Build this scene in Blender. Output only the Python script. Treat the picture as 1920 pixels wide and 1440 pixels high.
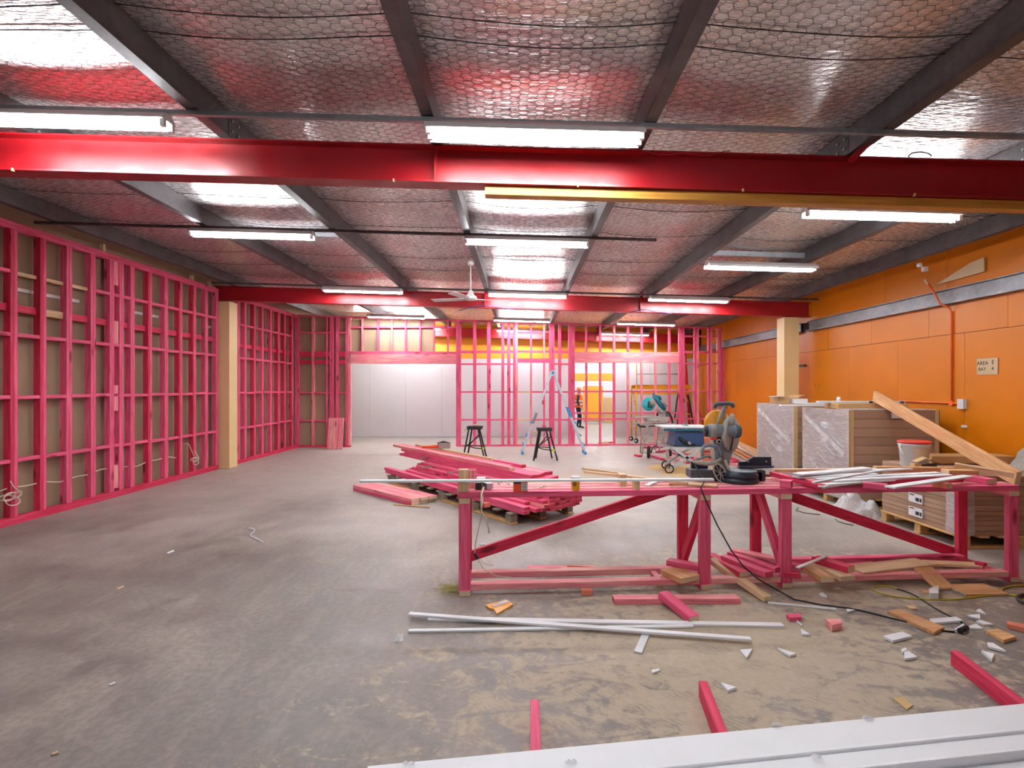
import bpy, bmesh, math, random
import numpy as np
from mathutils import Vector, Matrix

for _o in list(bpy.data.objects):
    bpy.data.objects.remove(_o)
SC = bpy.context.scene
COL = SC.collection
RND = random.Random(11)

# ------------------------------------------------------------------ camera, world, exposure
EYE = 1.65            # metres above the floor
FPX = 1000.0          # focal length in pixels of the 1920 x 1440 frame
VPX, VPY = 975.0, 727.0
cam_data = bpy.data.cameras.new('camera')
cam = bpy.data.objects.new('camera', cam_data)
COL.objects.link(cam)
cam.location = (0, 0, EYE)
cam.rotation_euler = (math.radians(90), 0, 0)
cam_data.sensor_fit = 'HORIZONTAL'
cam_data.sensor_width = 36
cam_data.lens = 36 * FPX / 1920
cam_data.shift_x = -(VPX - 960) / 1920
cam_data.shift_y = (VPY - 720) / 1920
cam_data.clip_start = 0.05
cam_data.clip_end = 200
SC.camera = cam

world = bpy.data.worlds.new('world')
SC.world = world
world.use_nodes = True
world.node_tree.nodes['Background'].inputs[0].default_value = (0.75, 0.82, 0.9, 1)
world.node_tree.nodes['Background'].inputs[1].default_value = 0.3

SC.view_settings.view_transform = 'Standard'
SC.view_settings.look = 'None'
SC.view_settings.gamma = 1.0
SC.view_settings.use_curve_mapping = False
SC.view_settings.exposure = 1.9
SC.cycles.max_bounces = 8
SC.cycles.diffuse_bounces = 4
SC.cycles.glossy_bounces = 4
SC.cycles.transparent_max_bounces = 12
SC.cycles.sample_clamp_indirect = 6.0
TUBE_POWER = 34.0     # emission strength of the fluorescent tubes

# ------------------------------------------------------------------ pixel <-> place
def P(x, y, Y):
    return Vector(((x - VPX) / FPX * Y, Y, EYE - (y - VPY) / FPX * Y))
def FZ(x, y, z=0.0):
    Y = (EYE - z) * FPX / (y - VPY)
    return Vector(((x - VPX) / FPX * Y, Y, z))

# ------------------------------------------------------------------ materials
def lin(c):
    if isinstance(c, str):
        c = c.lstrip('#')
        c = [int(c[i:i+2], 16) / 255 for i in (0, 2, 4)]
    return tuple(((v / 12.92) if v <= 0.04045 else ((v + 0.055) / 1.055) ** 2.4) for v in c) + (1.0,)

MATS = {}
class NT:
    dims = '3D'
    def __init__(self, name):
        self.m = bpy.data.materials.new(name)
        self.m.use_nodes = True
        self.t = self.m.node_tree
        self.b = self.t.nodes['Principled BSDF']
        self.out = self.t.nodes['Material Output']
        MATS[name] = self.m
    def n(self, typ, **kw):
        nd = self.t.nodes.new(typ)
        for k, v in kw.items():
            setattr(nd, k, v)
        return nd
    def l(self, a, b):
        self.t.links.new(a, b)
    def coord(self, scale=(1, 1, 1), rnd=True, kind='Object'):
        tc = self.n('ShaderNodeTexCoord')
        mp = self.n('ShaderNodeMapping')
        mp.inputs['Scale'].default_value = scale
        src = tc.outputs[kind]
        if rnd:
            oi = self.n('ShaderNodeObjectInfo')
            mu = self.n('ShaderNodeVectorMath', operation='SCALE')
            mu.inputs[0].default_value = (37.1, 19.7, 53.3)
            self.l(oi.outputs['Random'], mu.inputs['Scale'])
            ad = self.n('ShaderNodeVectorMath', operation='ADD')
            self.l(src, ad.inputs[0]); self.l(mu.outputs[0], ad.inputs[1])
            src = ad.outputs[0]
        self.l(src, mp.inputs['Vector'])
        return mp.outputs[0]
    def noise(self, vec, scale=5, detail=3, rough=.5, dist=0.0):
        nd = self.n('ShaderNodeTexNoise', noise_dimensions=self.dims)
        nd.inputs['Scale'].default_value = scale
        nd.inputs['Detail'].default_value = detail
        nd.inputs['Roughness'].default_value = rough
        nd.inputs['Distortion'].default_value = dist
        self.l(vec, nd.inputs['Vector'])
        return nd.outputs['Fac']
    def ramp(self, fac, stops):
        r = self.n('ShaderNodeValToRGB')
        while len(r.color_ramp.elements) < len(stops):
            r.color_ramp.elements.new(0.5)
        for e, (p, c) in zip(r.color_ramp.elements, stops):
            e.position = p
            e.color = lin(c) if not isinstance(c, (int, float)) else (c, c, c, 1)
        self.l(fac, r.inputs[0])
        return r.outputs[0]
    def mix(self, fac, a, b, mode='MIX'):
        mx = self.n('ShaderNodeMix', data_type='RGBA', blend_type=mode)
        for sock, v in ((mx.inputs[0], fac), (mx.inputs[6], a), (mx.inputs[7], b)):
            if isinstance(v, (int, float)):
                sock.default_value = v
            elif isinstance(v, (str, tuple)):
                sock.default_value = lin(v) if isinstance(v, str) else v
            else:
                self.l(v, sock)
        return mx.outputs[2]
    def math(self, op, a, b=None):
        m = self.n('ShaderNodeMath', operation=op)
        for i, v in enumerate((a, b)):
            if v is None: continue
            if isinstance(v, (int, float)): m.inputs[i].default_value = v
            else: self.l(v, m.inputs[i])
        return m.outputs[0]
    def bump(self, h, strength=.3, dist=.01):
        b = self.n('ShaderNodeBump')
        b.inputs['Strength'].default_value = strength
        b.inputs['Distance'].default_value = dist
        self.l(h, b.inputs['Height'])
        self.l(b.outputs[0], self.b.inputs['Normal'])
    def set(self, color=None, rough=None, metal=None, spec=None):
        if color is not None:
            if isinstance(color, (str, tuple)):
                self.b.inputs['Base Color'].default_value = lin(color) if isinstance(color, str) else color
            else:
                self.l(color, self.b.inputs['Base Color'])
        if rough is not None:
            if isinstance(rough, (int, float)): self.b.inputs['Roughness'].default_value = rough
            else: self.l(rough, self.b.inputs['Roughness'])
        if metal is not None: self.b.inputs['Metallic'].default_value = metal
        if spec is not None: self.b.inputs['Specular IOR Level'].default_value = spec
        return self.m

def simple(name, color, rough=.5, metal=0.0, var=.12, scale=6, bump=0.0):
    k = NT(name)
    v = k.coord()
    f = k.noise(v, scale, 1, .6)
    c = lin(color)
    d = tuple(x * (1 - var) for x in c[:3]) + (1,)
    e = tuple(min(1, x * (1 + var)) for x in c[:3]) + (1,)
    k.set(k.mix(f, d, e), rough, metal)
    if bump:
        k.bump(k.noise(v, scale * 6, 1, .6), bump, .003)
    return k.m

def timber_mat(name, dark, mid, light, knot, knots=True, rough=.62, bleach=None):
    k = NT(name)
    v = k.coord((.9, 16, 16))
    g = k.noise(v, 3.0, 3, .62)
    c = k.ramp(g, [(.28, dark), (.5, mid), (.74, light)])
    if bleach:
        v4 = k.coord((.7, 5, 5))
        bl = k.ramp(k.noise(v4, 1.6, 2, .6), [(.5, .0), (.72, .75)])
        c = k.mix(bl, c, bleach)
    if knots:
        v3 = k.coord((2.2, 7, 7))
        vo = k.n('ShaderNodeTexVoronoi')
        vo.inputs['Scale'].default_value = .75
        k.l(v3, vo.inputs['Vector'])
        kn = k.ramp(vo.outputs['Distance'], [(.0, 1.0), (.10, .85), (.17, .0)])
        c = k.mix(kn, c, knot)
    k.set(c, rough, spec=.3)
    return k.m

timber_mat('pink', '#cc4468', '#e0587e', '#ec7696', '#8e1c38')
timber_mat('pink_deep', '#b4223f', '#cc3052', '#da486a', '#701226')
timber_mat('pink_pale', '#d8657c', '#e8838f', '#f2a8a6', '#b0485c', bleach='#f0c4ae')
timber_mat('pink_dusty', '#d8707e', '#e48c92', '#efb3a8', '#b0485c', bleach='#f2d6bc')
timber_mat('raw', '#c29a70', '#d6b48c', '#e6cba6', '#7a5030', knots=True)
timber_mat('raw_warm', '#b98252', '#cf9c6c', '#ddb488', '#8a5a34', knots=False)
timber_mat('yellow_wood', '#a9702c', '#c08637', '#cf9a4c', '#6a3d14', knots=False, rough=.45)
timber_mat('ply', '#c2a07a', '#d0b08a', '#dcc09c', '#a07a50', knots=False)
timber_mat('pallet_wood', '#6e6458', '#877a6a', '#a09280', '#40362c', knots=False, rough=.85)
timber_mat('pallet_new', '#b08a54', '#c49c64', '#d6b27c', '#80582c', knots=False, rough=.75)
simple('end_raw', '#d2bd9c', .75, var=.18, scale=40)
simple('end_pink', '#b83448', .75, var=.35, scale=60)
simple('white_paint', '#eceef2', .5, var=.03)
simple('white_prim', '#e2e4e8', .45, var=.04)
simple('board_white', '#d6d5da', .6, var=.04, scale=2)
simple('cream', '#ecd09a', .5, var=.05, scale=2)
simple('tan_board', '#a48e74', .75, var=.10, scale=1.5)
simple('orange_paint', '#cc7408', .36, var=.10, scale=1.2, bump=.05)
MATS['orange_paint'].node_tree.nodes['Principled BSDF'].inputs['Specular IOR Level'].default_value = .28
simple('orange_far', '#eaa02a', .5, var=.05, scale=1.5)
simple('conduit_orange', '#ee6224', .4, var=.05)
simple('plastic_white', '#e4e4e4', .35, var=.03)
simple('black', '#17181a', .5, var=.25, scale=15)
simple('black_rubber', '#26272a', .75, var=.3, scale=20)
simple('charcoal', '#4c555c', .5, var=.2, scale=20)
simple('dust_grey', '#a19c94', .7, var=.2, scale=25)
simple('grey_blue', '#77828b', .55, var=.22, scale=22)
simple('navy', '#1e2c3a', .45, var=.25, scale=20)
simple('blue_tool', '#26436e', .45, var=.2, scale=14)
simple('teal', '#1f8fa0', .4, var=.12, scale=15)
simple('teal_dark', '#136b80', .4, var=.2, scale=15)
simple('alu', '#c3ccd4', .35, .7, var=.08, scale=8)
simple('ladder_alu', '#cdd8e2', .4, .35, var=.06, scale=8)
simple('ladder_blue', '#2a8fd0', .4, var=.08)
simple('scaffold_yellow', '#e0a818', .45, var=.12, scale=8)
simple('lime', '#b9d820', .5, var=.1)
simple('carton', '#a4856d', .8, var=.10, scale=3, bump=.06)
simple('carton_dark', '#9a7a63', .82, var=.12, scale=3, bump=.06)
simple('carton_edge', '#c2a276', .75, var=.08, scale=6)
simple('cardboard', '#c39a68', .75, var=.1, scale=6)
simple('red_plastic', '#cc2a24', .4, var=.08)
simple('orange_card', '#ee5420', .55, var=.06)
simple('orange_foil', '#f0a01c', .35, var=.1)
simple('yellow_plastic', '#f0b41c', .35, var=.05)
simple('amber', '#d89420', .35, var=.08, scale=5)
simple('paper', '#cdb492', .85, var=.06)
simple('paper_white', '#e8e8ec', .8, var=.03)
simple('ink', '#2b2724', .8, var=.05)
simple('ink_soft', '#9a6a34', .8, var=.05)
simple('hivis', '#ff6a1c', .6, var=.06)
simple('hat_orange', '#f08a62', .45, var=.05)
simple('dark_cloth', '#232a36', .85, var=.2)
simple('skin', '#c78a6c', .6, var=.08)
simple('grey_cloth', '#8d8e92', .8, var=.1)
simple('cable_cream', '#d8cdb8', .5, var=.06)
simple('cable_black', '#141414', .45, var=.1)
simple('cable_yellow', '#b7a62a', .45, var=.1)
simple('sawdust', '#cdaa76', .95, var=.15, scale=40, bump=.4)
simple('straw', '#c3c07a', .9, var=.2, scale=60)
simple('bead_white', '#d6d8dc', .3, var=.03)
simple('salmon', '#d77a60', .7, var=.15)
simple('gap_dark', '#2a2320', .9, var=.2)

def red_steel(name, base, dark):
    k = NT(name)
    v = k.coord((1, 1, 1), False)
    f = k.noise(v, 1.3, 4, .6)
    k.set(k.mix(f, base, dark), k.ramp(k.noise(v, 5, 3), [(.3, .30), (.7, .48)]))
    return k.m
red_steel('red_steel', '#b01620', '#8a0e18')

def galv(name, a, b, rough=.5, metal=.55):
    k = NT(name)
    v = k.coord((1, 1, 1), False)
    vo = k.n('ShaderNodeTexVoronoi'); vo.inputs['Scale'].default_value = 28
    k.l(v, vo.inputs['Vector'])
    f = k.math('ADD', k.math('MULTIPLY', k.noise(v, 2.5, 2, .65), .8), k.math('MULTIPLY', vo.outputs['Color'], .2))
    k.set(k.ramp(f, [(.3, a), (.7, b)]), rough, metal)
    return k.m
galv('galv_dark', '#4b4648', '#686365')
galv('galv_mid', '#75777b', '#94979b', .5, .6)
galv('galv', '#8e9298', '#b2b7bd', .42, .7)
galv('wire', '#2b2726', '#3a3534', .6, .2)

def foil():
    k = NT('foil'); k.dims = '2D'
    tc = k.n('ShaderNodeTexCoord')
    def mp(s):
        m = k.n('ShaderNodeMapping'); m.inputs['Scale'].default_value = s
        k.l(tc.outputs['Object'], m.inputs['Vector']); return m.outputs[0]
    streak = k.noise(mp((1.1, 16, 1)), 1.6, 3, .62)
    fine = k.noise(mp((6, 40, 1)), 2.0, 2, .6)
    h = k.math('ADD', k.math('MULTIPLY', streak, .5), k.math('MULTIPLY', fine, .22))
    big = k.noise(mp((1, 1, 1)), 1.2, 1, .6)
    k.set(k.ramp(big, [(.3, '#dfd5d3'), (.7, '#efe9e8')]), k.ramp(fine, [(.3, .20), (.7, .34)]), .62)
    k.bump(h, .34, .026)
    return k.m
foil()

def concrete():
    k = NT('concrete'); k.dims = '2D'
    tc = k.n('ShaderNodeTexCoord')
    def mp(s, r=0.0):
        m = k.n('ShaderNodeMapping'); m.inputs['Scale'].default_value = s
        m.inputs['Rotation'].default_value = (0, 0, r)
        k.l(tc.outputs['Object'], m.inputs['Vector']); return m.outputs[0]
    o = tc.outputs['Object']
    n1 = k.noise(o, .55, 3, .62)
    n2 = k.noise(mp((1.5, 1.0, 1), .0), 2.4, 4, .68)
    n3 = k.noise(o, 22, 3, .7)
    base = k.ramp(n1, [(.30, '#7d726b'), (.5, '#8f837b'), (.72, '#a0938a')])
    base = k.mix(k.ramp(n2, [(.34, .55), (.62, .0)]), base, '#5d5856')
    base = k.mix(k.ramp(n3, [(.40, .30), (.62, .0)]), base, '#4f4a49')
    # scuffs dragged along the slab
    sc = k.noise(mp((4.2, .9, 1), 0), 1.7, 3, .66)
    base = k.mix(k.ramp(sc, [(.56, .0), (.78, .25)]), base, '#aca199')
    # base colour goes paler further in
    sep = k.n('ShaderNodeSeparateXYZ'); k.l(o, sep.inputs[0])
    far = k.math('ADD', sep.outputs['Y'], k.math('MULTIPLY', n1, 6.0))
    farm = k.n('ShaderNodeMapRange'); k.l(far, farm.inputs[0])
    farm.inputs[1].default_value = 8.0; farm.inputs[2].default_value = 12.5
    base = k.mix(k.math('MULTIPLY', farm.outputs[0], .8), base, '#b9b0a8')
    # sawdust spread round the bench: soft ellipses torn up by noise
    def blob(cx, cy, rx, ry):
        dx = k.math('DIVIDE', k.math('SUBTRACT', sep.outputs['X'], cx), rx)
        dy = k.math('DIVIDE', k.math('SUBTRACT', sep.outputs['Y'], cy), ry)
        d = k.math('SQRT', k.math('ADD', k.math('MULTIPLY', dx, dx), k.math('MULTIPLY', dy, dy)))
        return k.math('SUBTRACT', 1.0, d)
    gr = k.math('ADD', blob(2.5, 3.1, 1.4, 1.2), k.math('MULTIPLY', k.math('SUBTRACT', n2, .5), 2.2))
    base = k.mix(k.ramp(gr, [(.1, .0), (.7, .6)]), base, '#5a5452')
    b = k.math('MAXIMUM', blob(1.35, 3.45, 1.75, 1.25), blob(2.3, 4.6, 2.0, .85))
    b = k.math('MAXIMUM', b, blob(2.0, 9.6, 1.8, 1.3))
    b = k.math('MAXIMUM', b, k.math('MULTIPLY', blob(.9, 2.7, 1.7, 1.0), .6))
    t1 = k.noise(mp((1, 2.0, 1), .2), 3.0, 4, .72, 1.0)
    t2 = k.noise(mp((1.2, 1, 1), .9), 11.0, 3, .7)
    m = k.math('ADD', b, k.math('MULTIPLY', k.math('SUBTRACT', t1, .5), 2.0))
    m = k.math('ADD', m, k.math('MULTIPLY', k.math('SUBTRACT', t2, .5), 1.1))
    dust = k.ramp(m, [(.08, .0), (.42, .85)])
    dcol = k.mix(n3, '#aa9a86', '#c4b39b')
    # boot sole marks pressed in the dust
    wv = k.n('ShaderNodeTexWave', bands_direction='DIAGONAL'); wv.inputs['Scale'].default_value = 16
    wv.inputs['Distortion'].default_value = 5; wv.inputs['Detail'].default_value = 1
    k.l(o, wv.inputs['Vector'])
    vo = k.n('ShaderNodeTexVoronoi', voronoi_dimensions='2D'); vo.inputs['Scale'].default_value = 3.4
    k.l(mp((1, 2.1, 1), .5), vo.inputs['Vector'])
    foot = k.math('MULTIPLY', k.ramp(vo.outputs['Distance'], [(.22, 1.0), (.34, .0)]), k.ramp(wv.outputs['Fac'], [(.45, .0), (.6, .42)]))
    dust = k.math('MULTIPLY', dust, k.math('SUBTRACT', 1.0, foot))
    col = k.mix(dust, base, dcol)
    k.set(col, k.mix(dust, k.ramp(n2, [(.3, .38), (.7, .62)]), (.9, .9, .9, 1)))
    k.bump(n3, .2, .004)
    return k.m
concrete()

def film():
    k = NT('film')
    tc = k.n('ShaderNodeTexCoord')
    m = k.n('ShaderNodeMapping'); m.inputs['Scale'].default_value = (2, 2, 9); m.inputs['Rotation'].default_value = (.35, .35, 0)
    k.l(tc.outputs['Object'], m.inputs['Vector'])
    f = k.noise(m.outputs[0], 3.2, 6, .65, .6)
    k.set('#e9e6ee', .16, spec=.7)
    k.bump(f, .9, .03)
    k.l(k.ramp(f, [(.35, .34), (.58, .48), (.75, .72)]), k.b.inputs['Alpha'])
    return k.m
film()
def film2():
    k = NT('film_white')
    v = k.coord()
    f = k.noise(v, 7, 5, .6, .5)
    k.set('#f0eef2', .25)
    k.bump(f, .8, .02)
    k.l(k.ramp(f, [(.3, .35), (.7, .8)]), k.b.inputs['Alpha'])
film2()
k = NT('tube_light')
k.set('#ffffff', .4)
k.b.inputs['Emission Color'].default_value = (0.93, 0.97, 1.0, 1)
k.b.inputs['Emission Strength'].default_value = TUBE_POWER
k = NT('tube_light_new')
k.set('#ffffff', .4)
k.b.inputs['Emission Color'].default_value = (0.93, 0.97, 1.0, 1)
k.b.inputs['Emission Strength'].default_value = TUBE_POWER * 1.1
k = NT('teal_clear'); k.set('#35b8c4', .25); k.b.inputs['Alpha'].default_value = .9

# ------------------------------------------------------------------ mesh helpers
class MB:
    def __init__(self):
        self.v = []; self.f = []; self.mi = []; self.sm = []
    def add(self, vs, fs, mi=0, smooth=False):
        b = len(self.v)
        self.v.extend([tuple(x) for x in vs])
        for f in fs:
            self.f.append(tuple(i + b for i in f)); self.mi.append(mi); self.sm.append(smooth)
        return self
    def box(self, c, s, rot=None, mi=0):
        c = Vector(c); hx, hy, hz = s[0] / 2, s[1] / 2, s[2] / 2
        M = rot if rot is not None else Matrix.Identity(3)
        vs = [c + M @ Vector((x, y, z)) for x in (-hx, hx) for y in (-hy, hy) for z in (-hz, hz)]
        return self.add(vs, [(0, 1, 3, 2), (4, 6, 7, 5), (0, 4, 5, 1), (2, 3, 7, 6), (0, 2, 6, 4), (1, 5, 7, 3)], mi)
    def lohi(self, lo, hi, mi=0):
        lo = Vector(lo); hi = Vector(hi)
        return self.box((lo + hi) / 2, hi - lo, None, mi)
    def bar(self, p0, p1, w, h, up=(0, 0, 1), mi=0):
        M, L = frame(p0, p1, up)
        return self.box((Vector(p0) + Vector(p1)) / 2, (L, w, h), M, mi)
    def cyl(self, p0, p1, r0, r1=None, n=12, mi=0, caps=True, smooth=True):
        r1 = r0 if r1 is None else r1
        M, L = frame(p0, p1)
        p0 = Vector(p0); p1 = Vector(p1)
        vs = []
        for p, r in ((p0, r0), (p1, r1)):
            for i in range(n):
                a = 2 * math.pi * i / n
                vs.append(p + M @ Vector((0, r * math.cos(a), r * math.sin(a))))
        self.add(vs, [(i, (i + 1) % n, n + (i + 1) % n, n + i) for i in range(n)], mi, smooth)
        if caps:
            b = len(self.v) - 2 * n
            self.f.append(tuple(range(b + n - 1, b - 1, -1))); self.mi.append(mi); self.sm.append(False)
            self.f.append(tuple(range(b + n, b + 2 * n))); self.mi.append(mi); self.sm.append(False)
        return self
    def tube(self, pts, r, n=8, mi=0, closed=False):
        pts = [Vector(p) for p in pts]
        N = len(pts)
        rs = r if isinstance(r, (list, tuple)) else [r] * N
        vs = []; prev = None
        for i, p in enumerate(pts):
            a = pts[i - 1] if (i > 0 or closed) else p
            b = pts[(i + 1) % N] if (i < N - 1 or closed) else p
            t = (b - a)
            t = t.normalized() if t.length > 1e-9 else Vector((1, 0, 0))
            ref = prev if prev is not None else (Vector((0, 0, 1)) if abs(t.z) < .9 else Vector((0, 1, 0)))
            y = (ref - t * ref.dot(t))
            y = y.normalized() if y.length > 1e-6 else t.orthogonal().normalized()
            prev = y
            z = t.cross(y)
            for k in range(n):
                an = 2 * math.pi * k / n
                vs.append(p + y * rs[i] * math.cos(an) + z * rs[i] * math.sin(an))
        fs = []
        for i in range(N if closed else N - 1):
            j = (i + 1) % N
            for k in range(n):
                fs.append((i * n + k, i * n + (k + 1) % n, j * n + (k + 1) % n, j * n + k))
        self.add(vs, fs, mi, True)
        if not closed:
            b = len(self.v) - N * n
            self.f.append(tuple(range(b + n - 1, b - 1, -1))); self.mi.append(mi); self.sm.append(False)
            self.f.append(tuple(range(b + (N - 1) * n, b + N * n))); self.mi.append(mi); self.sm.append(False)
        return self
    def lathe(self, c, prof, axis=(0, 0, 1), n=20, mi=0, smooth=True, caps=True):
        c = Vector(c); ax = Vector(axis).normalized()
        u = ax.orthogonal().normalized(); w = ax.cross(u)
        vs = []
        for r, h in prof:
            for i in range(n):
                a = 2 * math.pi * i / n
                vs.append(c + ax * h + (u * math.cos(a) + w * math.sin(a)) * r)
        fs = []
        for j in range(len(prof) - 1):
            for i in range(n):
                fs.append((j * n + i, j * n + (i + 1) % n, (j + 1) * n + (i + 1) % n, (j + 1) * n + i))
        self.add(vs, fs, mi, smooth)
        b = len(self.v) - len(vs)
        for j, rev in ((0, True), (len(prof) - 1, False)):
            if caps and prof[j][0] > 1e-5:
                idx = [b + j * n + i for i in range(n)]
                self.f.append(tuple(reversed(idx)) if rev else tuple(idx)); self.mi.append(mi); self.sm.append(False)
        return self
    def prism(self, poly, d, mi=0):
        """poly: 3D points in order, d: extrusion vector"""
        d = Vector(d); n = len(poly)
        vs = [Vector(p) for p in poly] + [Vector(p) + d for p in poly]
        fs = [tuple(range(n - 1, -1, -1)), tuple(range(n, 2 * n))] + [(i, (i + 1) % n, n + (i + 1) % n, n + i) for i in range(n)]
        return self.add(vs, fs, mi)
    def build(self, name, mats, parent=None, origin=None):
        if isinstance(mats, str): mats = [mats]
        A = np.array(self.v)
        if origin is None:
            lo, hi = A.min(0), A.max(0)
            origin = ((lo[0] + hi[0]) / 2, (lo[1] + hi[1]) / 2, lo[2])
        A = A - np.array(origin)
        me = bpy.data.meshes.new(name)
        me.from_pydata([tuple(x) for x in A], [], self.f)
        for m in mats: me.materials.append(MATS[m])
        me.polygons.foreach_set('material_index', self.mi)
        me.polygons.foreach_set('use_smooth', self.sm)
        me.update()
        bm = bmesh.new(); bm.from_mesh(me)
        bmesh.ops.recalc_face_normals(bm, faces=bm.faces)
        bm.to_mesh(me); bm.free()
        o = bpy.data.objects.new(name, me)
        COL.objects.link(o)
        place(o, Matrix.Translation(Vector(origin)), parent)
        return o

def frame(p0, p1, up=(0, 0, 1)):
    p0 = Vector(p0); p1 = Vector(p1)
    x = p1 - p0; L = x.length
    x = x / L if L > 1e-9 else Vector((1, 0, 0))
    up = Vector(up)
    if abs(x.dot(up.normalized())) > .999:
        up = Vector((0, 1, 0)) if abs(x.y) < .9 else Vector((1, 0, 0))
    z = (up - x * up.dot(x)).normalized()
    y = z.cross(x)
    return Matrix((x, y, z)).transposed(), L

WM = {}
def place(o, M, parent=None):
    if parent is not None:
        o.parent = parent
        o.matrix_basis = WM[parent.name].inverted() @ M
    else:
        o.matrix_basis = M
    WM[o.name] = M

def tag(o, label, cat, group=None, kind=None):
    if label: o['label'] = label
    if cat: o['category'] = cat
    if group: o['group'] = group
    if kind: o['kind'] = kind
    return o
def struct(o, label=None):
    o['kind'] = 'structure'
    if label: o['label'] = label
    return o
def thing(name, label, cat, loc=(0, 0, 0), group=None):
    o = bpy.data.objects.new(name, None)
    o.empty_display_size = .1
    COL.objects.link(o)
    place(o, Matrix.Translation(Vector(loc)))
    return tag(o, label, cat, group)

BOXES = {}
def box_mesh(L, w, h, mats, bev=.003):
    key = (round(L, 3), round(w, 3), round(h, 3), tuple(mats), bev)
    if key in BOXES: return BOXES[key]
    hx, hy, hz = L / 2, w / 2, h / 2
    b = min(bev, hx * .3, hy * .3, hz * .3)
    vs = []; idx = {}
    for sx in (-1, 1):
        for sy in (-1, 1):
            for sz in (-1, 1):
                for ax in range(3):
                    p = [sx * hx, sy * hy, sz * hz]
                    for q in range(3):
                        if q != ax: p[q] -= (sx, sy, sz)[q] * b
                    idx[(sx, sy, sz, ax)] = len(vs); vs.append(p)
    fs = []; mi = []
    cyc = [(-1, -1), (1, -1), (1, 1), (-1, 1)]
    for ax in range(3):
        o1, o2 = (ax + 1) % 3, (ax + 2) % 3
        for s in (-1, 1):
            f = []
            for c1, c2 in cyc:
                k = [0, 0, 0]; k[ax] = s; k[o1] = c1; k[o2] = c2
                f.append(idx[(k[0], k[1], k[2], ax)])
            if s < 0: f.reverse()
            fs.append(tuple(f)); mi.append(1 if (ax == 0 and len(mats) > 1) else 0)
    for e in range(3):                         # edge strips
        o1, o2 = (e + 1) % 3, (e + 2) % 3
        for s1 in (-1, 1):
            for s2 in (-1, 1):
                q = []
                for se, ax in ((-1, o1), (1, o1), (1, o2), (-1, o2)):
                    k = [0, 0, 0]; k[e] = se; k[o1] = s1; k[o2] = s2
                    q.append(idx[(k[0], k[1], k[2], ax)])
                fs.append(tuple(q)); mi.append(0)
    for sx in (-1, 1):
        for sy in (-1, 1):
            for sz in (-1, 1):
                fs.append(tuple(idx[(sx, sy, sz, a)] for a in range(3))); mi.append(0)
    me = bpy.data.meshes.new('timber')
    me.from_pydata(vs, [], fs)
    for m in mats: me.materials.append(MATS[m])
    me.polygons.foreach_set('material_index', mi)
    bm = bmesh.new(); bm.from_mesh(me)
    bmesh.ops.recalc_face_normals(bm, faces=bm.faces)
    bm.to_mesh(me); bm.free()
    BOXES[key] = me
    return me

def timber(name, p0, p1, w, h, mat='pink', end=None, parent=None, up=(0, 0, 1), bev=.003):
    """a length of timber from p0 to p1 (centre line), w across, h along up"""
    M3, L = frame(p0, p1, up)
    me = box_mesh(L, w, h, (mat, end) if end else (mat,), bev)
    o = bpy.data.objects.new(name, me)
    COL.objects.link(o)
    M = Matrix.Translation((Vector(p0) + Vector(p1)) / 2) @ M3.to_4x4()
    place(o, M, parent)
    return o

def text(name, body, size, M, mat, parent=None, extrude=.0005):
    cu = bpy.data.curves.new(name, 'FONT')
    cu.body = body; cu.size = size; cu.align_x = 'CENTER'; cu.align_y = 'CENTER'
    cu.extrude = extrude
    cu.resolution_u = 3
    cu.materials.append(MATS[mat])
    t = bpy.data.objects.new(name + '_tmp', cu)
    COL.objects.link(t)
    me = bpy.data.meshes.new_from_object(t.evaluated_get(bpy.context.evaluated_depsgraph_get()))
    bpy.data.objects.remove(t)
    o = bpy.data.objects.new(name, me)
    COL.objects.link(o)
    place(o, M, parent)
    return o

# ================================================================== THE BUILDING
XL, XR = -6.10, 5.90          # room face of the left framing, face of the right wall
FALL = .028                   # the roof falls to the right
BEAM_Y = (4.20, 10.83, 17.46)
PURL = [(-5.85, 1), (-3.98, 1), (-2.37, 1), (-.70, 1), (.97, -1), (2.66, -1), (4.16, -1), (5.47, -1)]   # x of the open flange edge, side of the web
def zb(x):                    # underside of the purlins
    return 3.56 - FALL * x
BAYS = [-6.35, -5.8, -3.93, -2.32, -.65, .92, 2.61, 4.11, 5.42, 6.2]
def zroof(x, y):
    for a, b in zip(BAYS[:-1], BAYS[1:]):
        if a <= x <= b:
            t = (x - a) / (b - a)
            s = .045 * 4 * t * (1 - t) * (1 + .35 * math.sin(y * 1.7 + a * 3)) + .006 * math.sin(y * 7.3 + x * 2.1)
            return zb(x) + .205 - s
    return zb(x) + .205

# floor
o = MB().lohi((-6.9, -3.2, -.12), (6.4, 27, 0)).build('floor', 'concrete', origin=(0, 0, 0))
struct(o, 'dusty grey concrete floor slab with sawdust')

# ceiling foil
m = MB()
xs = sorted(set([round(x, 3) for x in np.arange(-6.35, 6.21, .105)] + BAYS)); ys = list(np.arange(-3.2, 17.95, .14)) + [17.95]
vs = [(x, y, zroof(x, y)) for y in ys for x in xs]
nx = len(xs)
m.add(vs, [(j * nx + i, j * nx + i + 1, (j + 1) * nx + i + 1, (j + 1) * nx + i) for j in range(len(ys) - 1) for i in range(nx - 1)], 0, True)
o = m.build('ceiling', 'foil', origin=(0, 0, 0))
struct(o, 'silver foil roof insulation sagging between the purlins')
o = MB().lohi((-6.9, -3.2, 4.05), (6.4, 18.1, 4.12)).build('roof_sheet', 'galv'); struct(o)
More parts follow.
